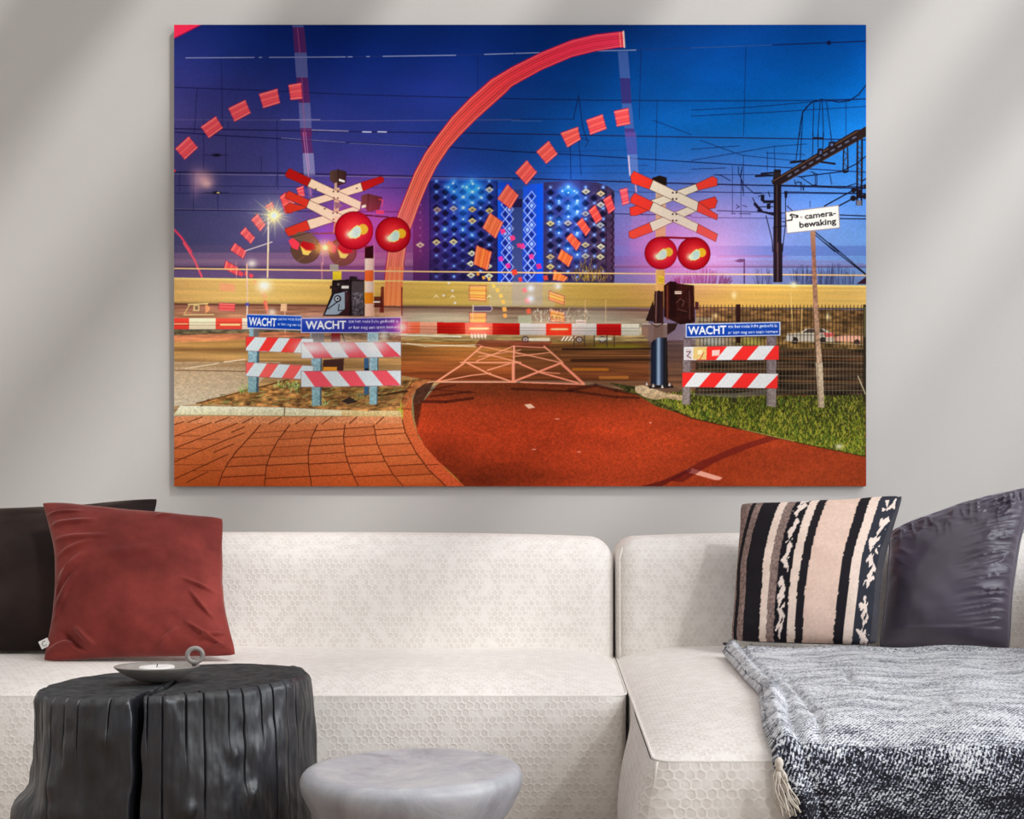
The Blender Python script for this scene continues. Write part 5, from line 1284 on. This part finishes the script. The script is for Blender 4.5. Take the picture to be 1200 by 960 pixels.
# striped cushion: colours across its width
STR = [(-1,.012,'m'),(.012,.04,'k'),(.04,.085,'m'),(.085,.20,'k'),(.20,.248,'c'),(.248,.30,'m'),(.30,.39,'i'),(.39,.442,'c'),(.442,.495,'k'),(.495,.70,'p'),(.70,.765,'k'),(.765,.826,'c'),(.826,.95,'j'),(.95,1.01,'g')]
def col_stripe(U, W):
    n = U.shape[0]
    s = (U + 1) / 2 + 0.006 * vnoise(W * 2.1, U * 1.2, 3) + 0.0025 * vnoise(W * 40, U * 10, 4) - 0.085 * np.clip((W + .1) / 1.1, 0, 1) ** 1.6 * (1 - .45 * (U + 1) / 2)
    # the stripes fan a little with the cloth: right part leans at the top
    out = np.zeros(U.shape + (3,))
    pal = {'k': (36,33,38), 'm': (140,118,112), 'c': (238,216,202), 'p': (230,200,184), 'g': (74,72,78), 'i': (30,28,34), 'j': (52,54,64)}
    for a0, a1, k in STR:
        m = (s >= a0) & (s < a1)
        base = np.array(pal[k]) / 255.0
        cc = np.broadcast_to(base, U.shape + (3,)).copy()
        if k in 'ij':
            mid = (a0 + a1) / 2; wv = (a1 - a0)
            c0 = mid + wv * (.14 * vnoise(W * 9, U * 0 + 1, 5) + (0.08 if k == 'j' else 0.02))
            fl = (np.abs(s - c0) < wv * (.21 + .20 * vnoise(W * 19 + s * 30, U * 14, 6))) & (vnoise(W * 15 - s * 46, s * 40, 7) > -.22)
            cc[fl] = np.array((236,218,208)) / 255.0
        if k == 'm': cc = cc * (1 + .22 * vnoise(W * 60, U * 60, 8)[..., None])
        if k in 'pc': cc = cc * (1 + .035 * vnoise(W * 50, U * 50, 12)[..., None])
        out[m] = cc[m]
    return S2L(np.clip(out, 0, 1)).reshape(-1, 3)
def rip_str(U, W): return .003 * vnoise(U * 3, W * 5, 8) + .005 * np.exp(-((U - .9) / .12) ** 2) * np.sin(W * 16)
sc_ = cushion('striped_cushion', 'striped woven cushion in black, cream and pink', M_STRIPE,
        P(867, 589, 3.34), P(1060, 580, 3.24), P(1029, 756, 3.10), P(855, 751, 3.18), 0.08, 'scatter cushions', n=220, pinch=(.03, .10, .06, .0), wr=0.05, seed=2, expo=.46, colf=col_stripe, back_mat=M_CHARC, ripple=rip_str)

def rip_pur(U, W):
    ss = lambda x, a, b: np.clip((x - a) / (b - a), 0, 1) ** 2 * (3 - 2 * np.clip((x - a) / (b - a), 0, 1))
    ridge = lambda x, y, s: (1 - np.abs(vnoise(x, y, s))) ** 3
    mr = ss(U, .05, .85) * ss(W, -.95, -.3)
    r = .0135 * mr * ridge(U * 1.7 + W * 1.5, W * 15 - U * 2.2, 5) + .007 * mr * ridge(U * 2.6, W * 30 - U * 3, 6)
    mt = ss(W, .45, .95)
    r = r + .010 * mt * ridge(U * 11 + W * 3, W * 3.5, 9) + .006 * mt * ridge(U * 4 + W * 10, W * 14, 3)
    ml = ss(-U, .45, .95) * ss(W, -.1, .6)
    r = r + .010 * ml * ridge(U * 3, W * 12 + U * 9, 13)
    r = r + crease(U, W, -.9, -.78, .8, -.80, .03, .004) + .003 * vnoise(U * 4, W * 5, 2)
    return r
pc_ = cushion('satin_cushion', 'plum satin cushion with creased seams in the right sofa corner', M_SATIN,
        P(1043, 622, 3.36), P(1212, 570, 3.24), P(1182, 763, 3.13), P(1030, 759, 3.25), 0.09, 'scatter cushions', n=170, pinch=(.05, .10, -.07, .0), wr=0.05, seed=6, expo=.45, sag=.1, ripple=rip_pur, pipe=.0042)

# ------------------------------------------------------------------ throw over the chaise
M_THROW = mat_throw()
M_TASSEL = mat_plain('cream_tassel_yarn', (0.74, 0.68, 0.60), 0.9, 0.1, 300, 0.15, 0.3)
def build_throw():
    # length coordinate s: 0 at the hem in front, grows over the front edge to the back
    zf = SEAT_Z; drop = 0.33
    back_y = 3.10
    path = []
    yf = CH_Y0
    for t in np.linspace(0, 1, 26):
        z = zf - drop * (1 - t); tt_ = (zf - z) / (zf - 0.05)
        path.append((yf - 0.034 * math.sin(math.pi * min(1, tt_ * .9 + .02)) ** .8 - 0.012, z))
    path = path[:-2]
    for a_ in np.linspace(0.25, 1.0, 6): path.append((yf - 0.012 * math.cos(a_ * math.pi / 2) , zf - 0.012 + 0.024 * math.sin(a_ * math.pi / 2)))
    ys = np.concatenate([np.linspace(yf + .012, yf + .22, 16), np.linspace(yf + .24, back_y, 44)])
    nf = len(path)
    pts2 = path + [(y, None) for y in ys]
    n = len(pts2)
    lenk = [0.0]
    for k in range(1, n):
        y0, z0 = pts2[k - 1]; y1, z1 = pts2[k]
        z0 = z0 if z0 is not None else chaise_top(.7, y0); z1 = z1 if z1 is not None else chaise_top(.7, y1)
        lenk.append(lenk[-1] + math.hypot(y1 - y0, z1 - z0))
    # left edge of the cloth for each row (from the photograph)
    def left_x(y, z):
        if z is None or z > zf - .01:
            return float(np.interp(y, [2.0, 2.1, 2.25, 2.41, 2.63, 2.85, 3.1], [.332, .334, .352, .374, .378, .384, .392]))
        return float(np.interp(z, [zf - drop, zf - .06, zf - .03, zf - .01], [.372, .352, .342, .333]))
    def vline(x, y):
        s = 0.0
        for x0, y0, x1, y1, dep in VAL:
            dx, dy = x1 - x0, y1 - y0; t = ((x - x0) * dx + (y - y0) * dy) / (dx * dx + dy * dy)
            if -.1 < t < 1.1:
                dd = math.hypot(x - x0 - t * dx, y - y0 - t * dy); s += dep * math.exp(-(dd / .007) ** 2) * math.sin(math.pi * (t + .1) / 1.2)
        return s
    VAL = [(.457, 2.62, .425, 2.13, .011), (.43, 2.16, .40, 1.99, .008), (.60, 2.72, .56, 2.48, .008), (.70, 2.35, .66, 2.15, .005)]
    NX = 150
    tx = np.linspace(0, 1, NX) ** 1.25
    top = []; bot = []
    for k in range(n):
        y, z = pts2[k]
        xl = left_x(y, z); xr = 1.235
        for i in range(NX):
            x = xl + (xr - xl) * tx[i]
            th = 0.014
            fold = 0.014 * math.exp(-((x - xl - .018) / .014) ** 2) - .009 * math.exp(-((x - xl - .043) / .008) ** 2) - vline(x, y)            # rolled, doubled edge
            wv = 0.005 * float(fbm(x * 5, y * 5 + (z or 0) * 5, 77, 3)) + 0.0035 * math.sin((x - .2 * y) * 23 + 3 * float(vnoise(x * 3, y * 3, 5)))
            bk = 0.010 * max(0, 1 - abs(y - back_y) / .03)
            if z is None:
                zt = max(chaise_top(x, y), chaise_top(.7, y) - .01) + .003
                d = th + fold + max(-.004, wv) + bk
                top.append((x, y, zt + d)); bot.append((x, y, zt))
            else:
                d = th + fold * .7 + max(-.004, wv * 1.2)
                u = min(1.0, max(0.0, (z - (zf - .012)) / .024))
                top.append((x, y - d * (1 - u), z + d * u)); bot.append((x, y, z))
    V = np.array(top + bot); Fc = [tuple(q) for q in grid_faces(NX, n)]
    off = NX * n
    Fc += [tuple(q[::-1]) for q in grid_faces(NX, n, off=off)]
    ring = [k for k in range(NX)] + [j * NX + NX - 1 for j in range(1, n)] + [(n - 1) * NX + i for i in range(NX - 2, -1, -1)] + [j * NX for j in range(n - 2, 0, -1)]
    # rounded rim
    mids = []
    base = len(V); extra = []
    for q, r_ in enumerate(ring):
        a_ = V[r_]; b_ = V[r_ + off]; m_ = (a_ + b_) / 2
        p0 = V[ring[q - 1]]; p1 = V[ring[(q + 1) % len(ring)]]
        t = p1 - p0; nn = np.cross(t, a_ - b_); L = np.linalg.norm(nn); nn = nn / L if L > 1e-9 else nn
        extra.append(m_ + nn * 0.007)
    V = np.concatenate([V, np.array(extra)])
    m = len(ring)
    for q in range(m):
        r0, r1 = ring[q], ring[(q + 1) % m]; e0, e1 = base + q, base + (q + 1) % m
        Fc.append((r1, r0, e0, e1)); Fc.append((e1, e0, r0 + off, r1 + off))
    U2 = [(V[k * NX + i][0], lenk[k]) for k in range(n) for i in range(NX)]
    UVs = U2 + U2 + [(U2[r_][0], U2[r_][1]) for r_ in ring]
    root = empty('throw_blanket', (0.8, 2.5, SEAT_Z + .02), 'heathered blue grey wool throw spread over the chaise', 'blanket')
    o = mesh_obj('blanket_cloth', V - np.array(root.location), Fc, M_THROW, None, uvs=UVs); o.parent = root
    # loose wool hairs standing off the edges and surface, too many to count
    rr = random.Random(8); fz = MB()
    for _ in range(1800):
        k = rr.randrange(n); i = 0 if rr.random() < .35 else rr.randrange(NX)
        if rr.random() < .25: k = n - 1
        p = Vector(V[k * NX + i]); d = Vector((rr.uniform(-1, .6) if i == 0 else rr.uniform(-1, 1), rr.uniform(-1, .3), rr.uniform(.1, 1))).normalized()
        L = rr.uniform(.004, .010) * (1 if (i == 0 or k == n - 1) else .55); s = Vector((rr.uniform(-1, 1), rr.uniform(-1, 1), rr.uniform(-1, 1))).normalized() * .0006
        b0 = len(fz.v); q = p - root.location
        fz.v += [tuple(q - s), tuple(q + s), tuple(q + d * L)]; fz.f.append((b0, b0 + 1, b0 + 2))
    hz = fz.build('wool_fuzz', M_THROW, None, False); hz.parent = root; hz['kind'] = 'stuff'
    # tassel at the front left corner
    tp = P(913, 897, 1.945)
    ts = MB(); q = tp - root.location
    ts.lathe([(.002, .012), (.006, .008), (.007, .002), (.005, -.004), (.0065, -.008)], tuple(q), 14)
    for k in range(22):
        a_ = k * 2.4; sp = .003 + .0115 * math.sqrt(k / 22)
        dx, dy = math.cos(a_) * sp, math.sin(a_) * sp * .6
        L = rr.uniform(.052, .072); lean_ = .016
        p_ = [q + Vector((dx * .3, dy * .3, -.004))]
        for t in np.linspace(.15, 1, 8):
            p_.append(q + Vector((dx * (.5 + 1.3 * t - .55 * t * t) + lean_ * t * t + .0022 * math.sin(9 * t + k), dy * (.5 + t) + .002 * math.sin(7 * t + k * 2) - .004, -.006 - L * t)))
        ts.tube(p_, [.0011] * (len(p_) - 1) + [.0016], 5)
    o = ts.build('tassel', M_TASSEL, None); o.parent = root; o['label'] = 'cream yarn tassel'
build_throw()

# ------------------------------------------------------------------ charred stump
M_CHAR = mat_char(); M_CHART = mat_char_top()
ST = Vector((-0.682, 2.25, 0)); ST_Z = 0.506; ST_R = 0.2295
CRACK = math.radians(-88.7)          # angle of the deep split, towards the camera
def stump_r(a_, z):
    t = 1 - z / ST_Z
    r = ST_R * (1 + 0.012 * math.sin(3 * a_ + 1) + 0.010 * math.sin(5 * a_ + .4))
    r *= 1 + 0.03 * t + 0.02 * math.sin(t * 3)
    def lobe(c, w, amt, z0): 
        d = (a_ - c + math.pi) % (2 * math.pi) - math.pi
        return amt * math.exp(-(d / w) ** 2) * (1 / (1 + math.exp((z - z0) / .007)))
    r += lobe(math.radians(-154), .30, .036, .33) + lobe(math.radians(4), .36, .045, .24) + lobe(math.radians(-60), .5, .02, .2) + lobe(math.radians(100), .6, .03, .3)
    r += 0.003 * float(fbm(a_ * 9, z * 2.0, 31, 3)) + 0.009 * float(fbm(a_ * 3.2, z * 11, 32, 3))
    for c, z0, am in NUBS:
        dd = abs((a_ - c + math.pi) % (2 * math.pi) - math.pi) * ST_R
        if dd < .05 and abs(z - z0) < .05: r += am * math.exp(-(dd / .011) ** 2 - ((z - z0) / .014) ** 2)
    # fine drying checks running down from the rim
    for c, w, dep, zl in CHECKS:
        d = abs((a_ - c + math.pi) % (2 * math.pi) - math.pi)
        if d < w * 3: r -= dep * math.exp(-(d / w) ** 2) * (1 if z > zl else math.exp(-((z - zl) / .03) ** 2))
    cc = CRACK + 0.016 * math.sin((ST_Z - z) * 14 + .4) + .006 * math.sin(z * 70)
    d = abs((a_ - cc + math.pi) % (2 * math.pi) - math.pi)
    w = .020 + .005 * math.sin(z * 26) + .012 * max(0, z - ST_Z + .09) / .09
    r -= 0.085 * (1 / (1 + math.exp(min(60, (d - w) / .004))))
    if z > ST_Z - .012: r -= .006 * ((z - ST_Z + .012) / .012) ** 2
    return r
rr = random.Random(12)
NUBS = [(math.radians(-68), .325, .010), (math.radians(-43), .335, .012), (math.radians(-50), .405, .009), (math.radians(-47), .44, -.006), (math.radians(-100), .44, .006)]
CHECKS = [(math.radians(d), .0045, rr.uniform(.004, .008), ST_Z - L) for d, L in [(-160,.06),(-152,.05),(-144,.09),(-137,.045),(-128,.30),(-120,.05),(-112,.06),(-99,.03),(-84,.04),(-78,.20),(-69,.06),(-62,.16),(-52,.04),(-45,.13),(-36,.05),(-29,.30),(-21,.28),(-14,.10),(-8,.12),(-2,.06)]]
def ztilt(x, y): return 0.043 * x - .008 * abs(x) 
base_a = np.linspace(-math.pi, math.pi, 560, endpoint=False)
dens = np.concatenate([base_a, CRACK + np.linspace(-.12, .12, 70)] + [c[0] + np.linspace(-.0105, .0105, 7) for c in CHECKS])
ang = np.unique(np.round(((dens + math.pi) % (2 * math.pi)) - math.pi, 5)); NA = len(ang)
zz = np.concatenate([np.linspace(0, ST_Z - .02, 56), np.linspace(ST_Z - .016, ST_Z, 8)])
V = []
for z in zz:
    for a_ in ang:
        r = stump_r(a_, z); x, y = r * math.cos(a_), r * math.sin(a_)
        k = (z / ST_Z) ** 2
        V.append((x, y, z + k * ztilt(x, y)))
Fs = [tuple(q) for q in grid_faces(NA, len(zz), wrap_u=True)]
st = empty('stump_table', tuple(ST), 'charred black tree stump table split down its front', 'side table')
o = mesh_obj('trunk', V, Fs, M_CHAR, None); o.parent = st
# sawn top: rings towards the heart, the split runs into it
NR = 40; VT = []
for q in range(NR):
    f = 1 - q / (NR - 1) * .985
    for a_ in ang:
        r0 = stump_r(a_, ST_Z); r = r0 * f
        x, y = r * math.cos(a_), r * math.sin(a_)
        cc = CRACK + .25 * (1 - f) ** 1.0
        d = abs((a_ - cc + math.pi) % (2 * math.pi) - math.pi) * r
        dz = -.05 * (1 / (1 + math.exp((d - .0045 * (f ** .5)) / .0012))) * (1 if f > .30 else max(0, (f - .1) / .2))
        dz += .0012 * float(vnoise(x * 60, y * 60, 41)) + .0018 * float(vnoise(x * 22, y * 22, 42))
        for c in CHECKS:
            dd = abs((a_ - c[0] + math.pi) % (2 * math.pi) - math.pi)
            if dd < .02 and f > .86: dz -= .004 * math.exp(-(dd / .008) ** 2)
        VT.append((x, y, ST_Z + ztilt(x, y) + dz * (1 if q > 0 else 0)))
o = mesh_obj('tabletop', VT, [tuple(q) for q in grid_faces(NA, NR, wrap_u=True)] + [tuple((NR - 1) * NA + k for k in range(NA))], M_CHART, None); o.parent = st
bm = bmesh.new(); bm.from_mesh(o.data); bmesh.ops.recalc_face_normals(bm, faces=bm.faces)
if sum(f.normal.z for f in bm.faces) < 0: bmesh.ops.reverse_faces(bm, faces=bm.faces)
bm.to_mesh(o.data); bm.free()

# ------------------------------------------------------------------ candle dish on the stump
M_PEWT = mat_plain('grey_cast_clay', rgb(150, 143, 138), 0.42, 0.5, 60, 0.12, 0.25)
M_WAX = mat_plain('white_wax', (0.93, 0.92, 0.90), 0.5, 0.4, 20, 0.02, 0)
M_WICK = mat_plain('black_wick', (0.02, 0.02, 0.02), 0.8)
dc = Vector((P(184, 786, 2.20).x, 2.20, 0)); dc.z = ST_Z + ztilt(dc.x - ST.x, dc.y - ST.y) + .0015
dish = empty('candle_dish', tuple(dc), 'shallow grey candle dish with a ring handle on the stump', 'dish')
def obj_at(mb, name, mat, root, smooth=True):
    o = mb.build(name, mat, None, smooth); o.parent = root; return o
prof = [(.001, .0), (.020, .0), (.030, .002), (.050, .011), (.064, .0195), (.0715, .026), (.0722, .0275), (.0708, .0282), (.064, .0235), (.050, .0155), (.032, .0072), (.018, .0058), (.001, .0055)]
obj_at(MB().lathe(prof, (0, 0, 0), 64, 1.0, .82), 'bowl', M_PEWT, dish)
hc = (P(228.5, 769, 2.185) - dc)
ringp = [Vector((hc.x + .0118 * math.cos(t), hc.y + .004 * math.cos(t), hc.z + .0118 * math.sin(t))) for t in np.linspace(0, 2 * math.pi, 28, endpoint=False)]
obj_at(MB().tube(ringp, .0042, 10, True), 'ring_handle', M_PEWT, dish)
obj_at(MB().tube([Vector((.058, 0, .021)), Vector((.066, -.002, .0262)), hc + Vector((-.004, 0, -.0115)), hc + Vector((.004, 0, -.0115))], [.0035, .0045, .0042, .003], 10), 'handle_root', M_PEWT, dish)
cn = Vector((-.001, .002, .0068))
candle = empty('tealight', tuple(dc + cn), 'white wax tealight lying in the grey dish', 'candle')
obj_at(MB().lathe([(.001, 0), (.0285, 0), (.0295, .001), (.0295, .0185), (.0285, .0195), (.018, .0185), (.001, .018)], (0, 0, 0), 48), 'wax', M_WAX, candle)
obj_at(MB().tube([(0, 0, .017), (.0006, 0, .0215), (.0016, 0, .0235)], .0009, 6), 'wick', M_WICK, candle)

# ------------------------------------------------------------------ stone stool
M_STONE = mat_stone()
sc = Vector((P(483, 900, 2.05).x, 2.05, 0)); SZ = .392; R0 = .1765
stool = empty('stone_stool', tuple(sc), 'pale grey stone stool with a dished round top in front of the sofa', 'stool')
def stone_prof():
    p = []
    top = [(.004, -.006), (.05, -.0055), (.10, -.004), (.135, -.0015), (.155, .0), (.166, -.001), (.1725, -.006), (.1760, -.014), (.1765, -.022), (.1745, -.032), (.168, -.047), (.158, -.066), (.144, -.086), (.126, -.106), (.108, -.124), (.094, -.142), (.085, -.162), (.081, -.186), (.083, -.215), (.092, -.25), (.106, -.285), (.122, -.32), (.134, -.35), (.140, -.375), (.139, -.389), (.132, -.392), (.01, -.392)]
    # densify
    a = np.array(top); d = np.r_[0, np.cumsum(np.hypot(*np.diff(a, axis=0).T))]; s = np.linspace(0, d[-1], 110)
    return [(float(np.interp(x, d, a[:, 0])), float(np.interp(x, d, a[:, 1]))) for x in s]
nA = 128; V = []; pr = stone_prof()
for r, z in pr:
    for j in range(nA):
        a_ = 2 * math.pi * j / nA; x, y = r * math.cos(a_), r * math.sin(a_)
        k = 1 + .006 * float(vnoise(math.cos(a_) * 2 + 5, math.sin(a_) * 2 + z * 6, 51)) + .002 * float(vnoise(a_ * 12, z * 60, 52)) * (r > .1)
        V.append((x * k, y * k, SZ + z + .0012 * float(vnoise(x * 18, y * 18, 53)) + .010 * x))
Fs = [tuple(q)[::-1] for q in grid_faces(nA, len(pr), wrap_u=True)] + [tuple(range(nA)), tuple((len(pr) - 1) * nA + j for j in reversed(range(nA)))]
o = mesh_obj('stool_body', V, Fs, M_STONE, None); o.parent = stool; weld(o, .00005)
pit = MB().lathe([(.0005, -.0008), (.0024, -.0006), (.0026, 0.0003), (.0005, .0005)], (-.102, -.01, SZ - .0035 - .001), 10)
obj_at(pit, 'pit_mark', M_WICK, stool)

# ------------------------------------------------------------------ let everything rest on what carries it
SEAT1, BACK1 = kids(s1, 'seat', 'piping'), kids(s1, 'backrest')
SEAT2, BACK2 = kids(s2, 'seat', 'piping'), kids(s2, 'backrest', 'armrest')
throw_root = bpy.data.objects['throw_blanket']
REP = []
REP.append(('brown back', settle(bc[0], BACK1, (0, -1, 0), .003)))
REP.append(('red off brown', settle(rc, list(bc[0].children), (0, -1, 0), .003)))
REP.append(('brown up', settle(bc[0], SEAT1, (0, 0, 1), .0015), lower(bc[0], SEAT1)))
REP.append(('red up', settle(rc, SEAT1, (0, 0, 1), .0015), lower(rc, SEAT1)))
REP.append(('purple back', settle(pc_[0], BACK2, (0, -1, 0), .003)))
REP.append(('stripe off back', settle(sc_[0], BACK2, (0, -1, 0), .003)))
REP.append(('stripe off purple', settle(sc_[0], list(pc_[0].children), (0, -1, 0), .003)))
TH = SEAT2 + list(throw_root.children)
REP.append(('purple up', settle(pc_[0], TH, (0, 0, 1), .0015), lower(pc_[0], TH)))
REP.append(('stripe up', settle(sc_[0], TH, (0, 0, 1), .0015), lower(sc_[0], TH)))
k_ = settle(dish, list(st.children), (0, 0, 1), .0005); candle.location.z += k_ * .0005
REP.append(('dish', k_))
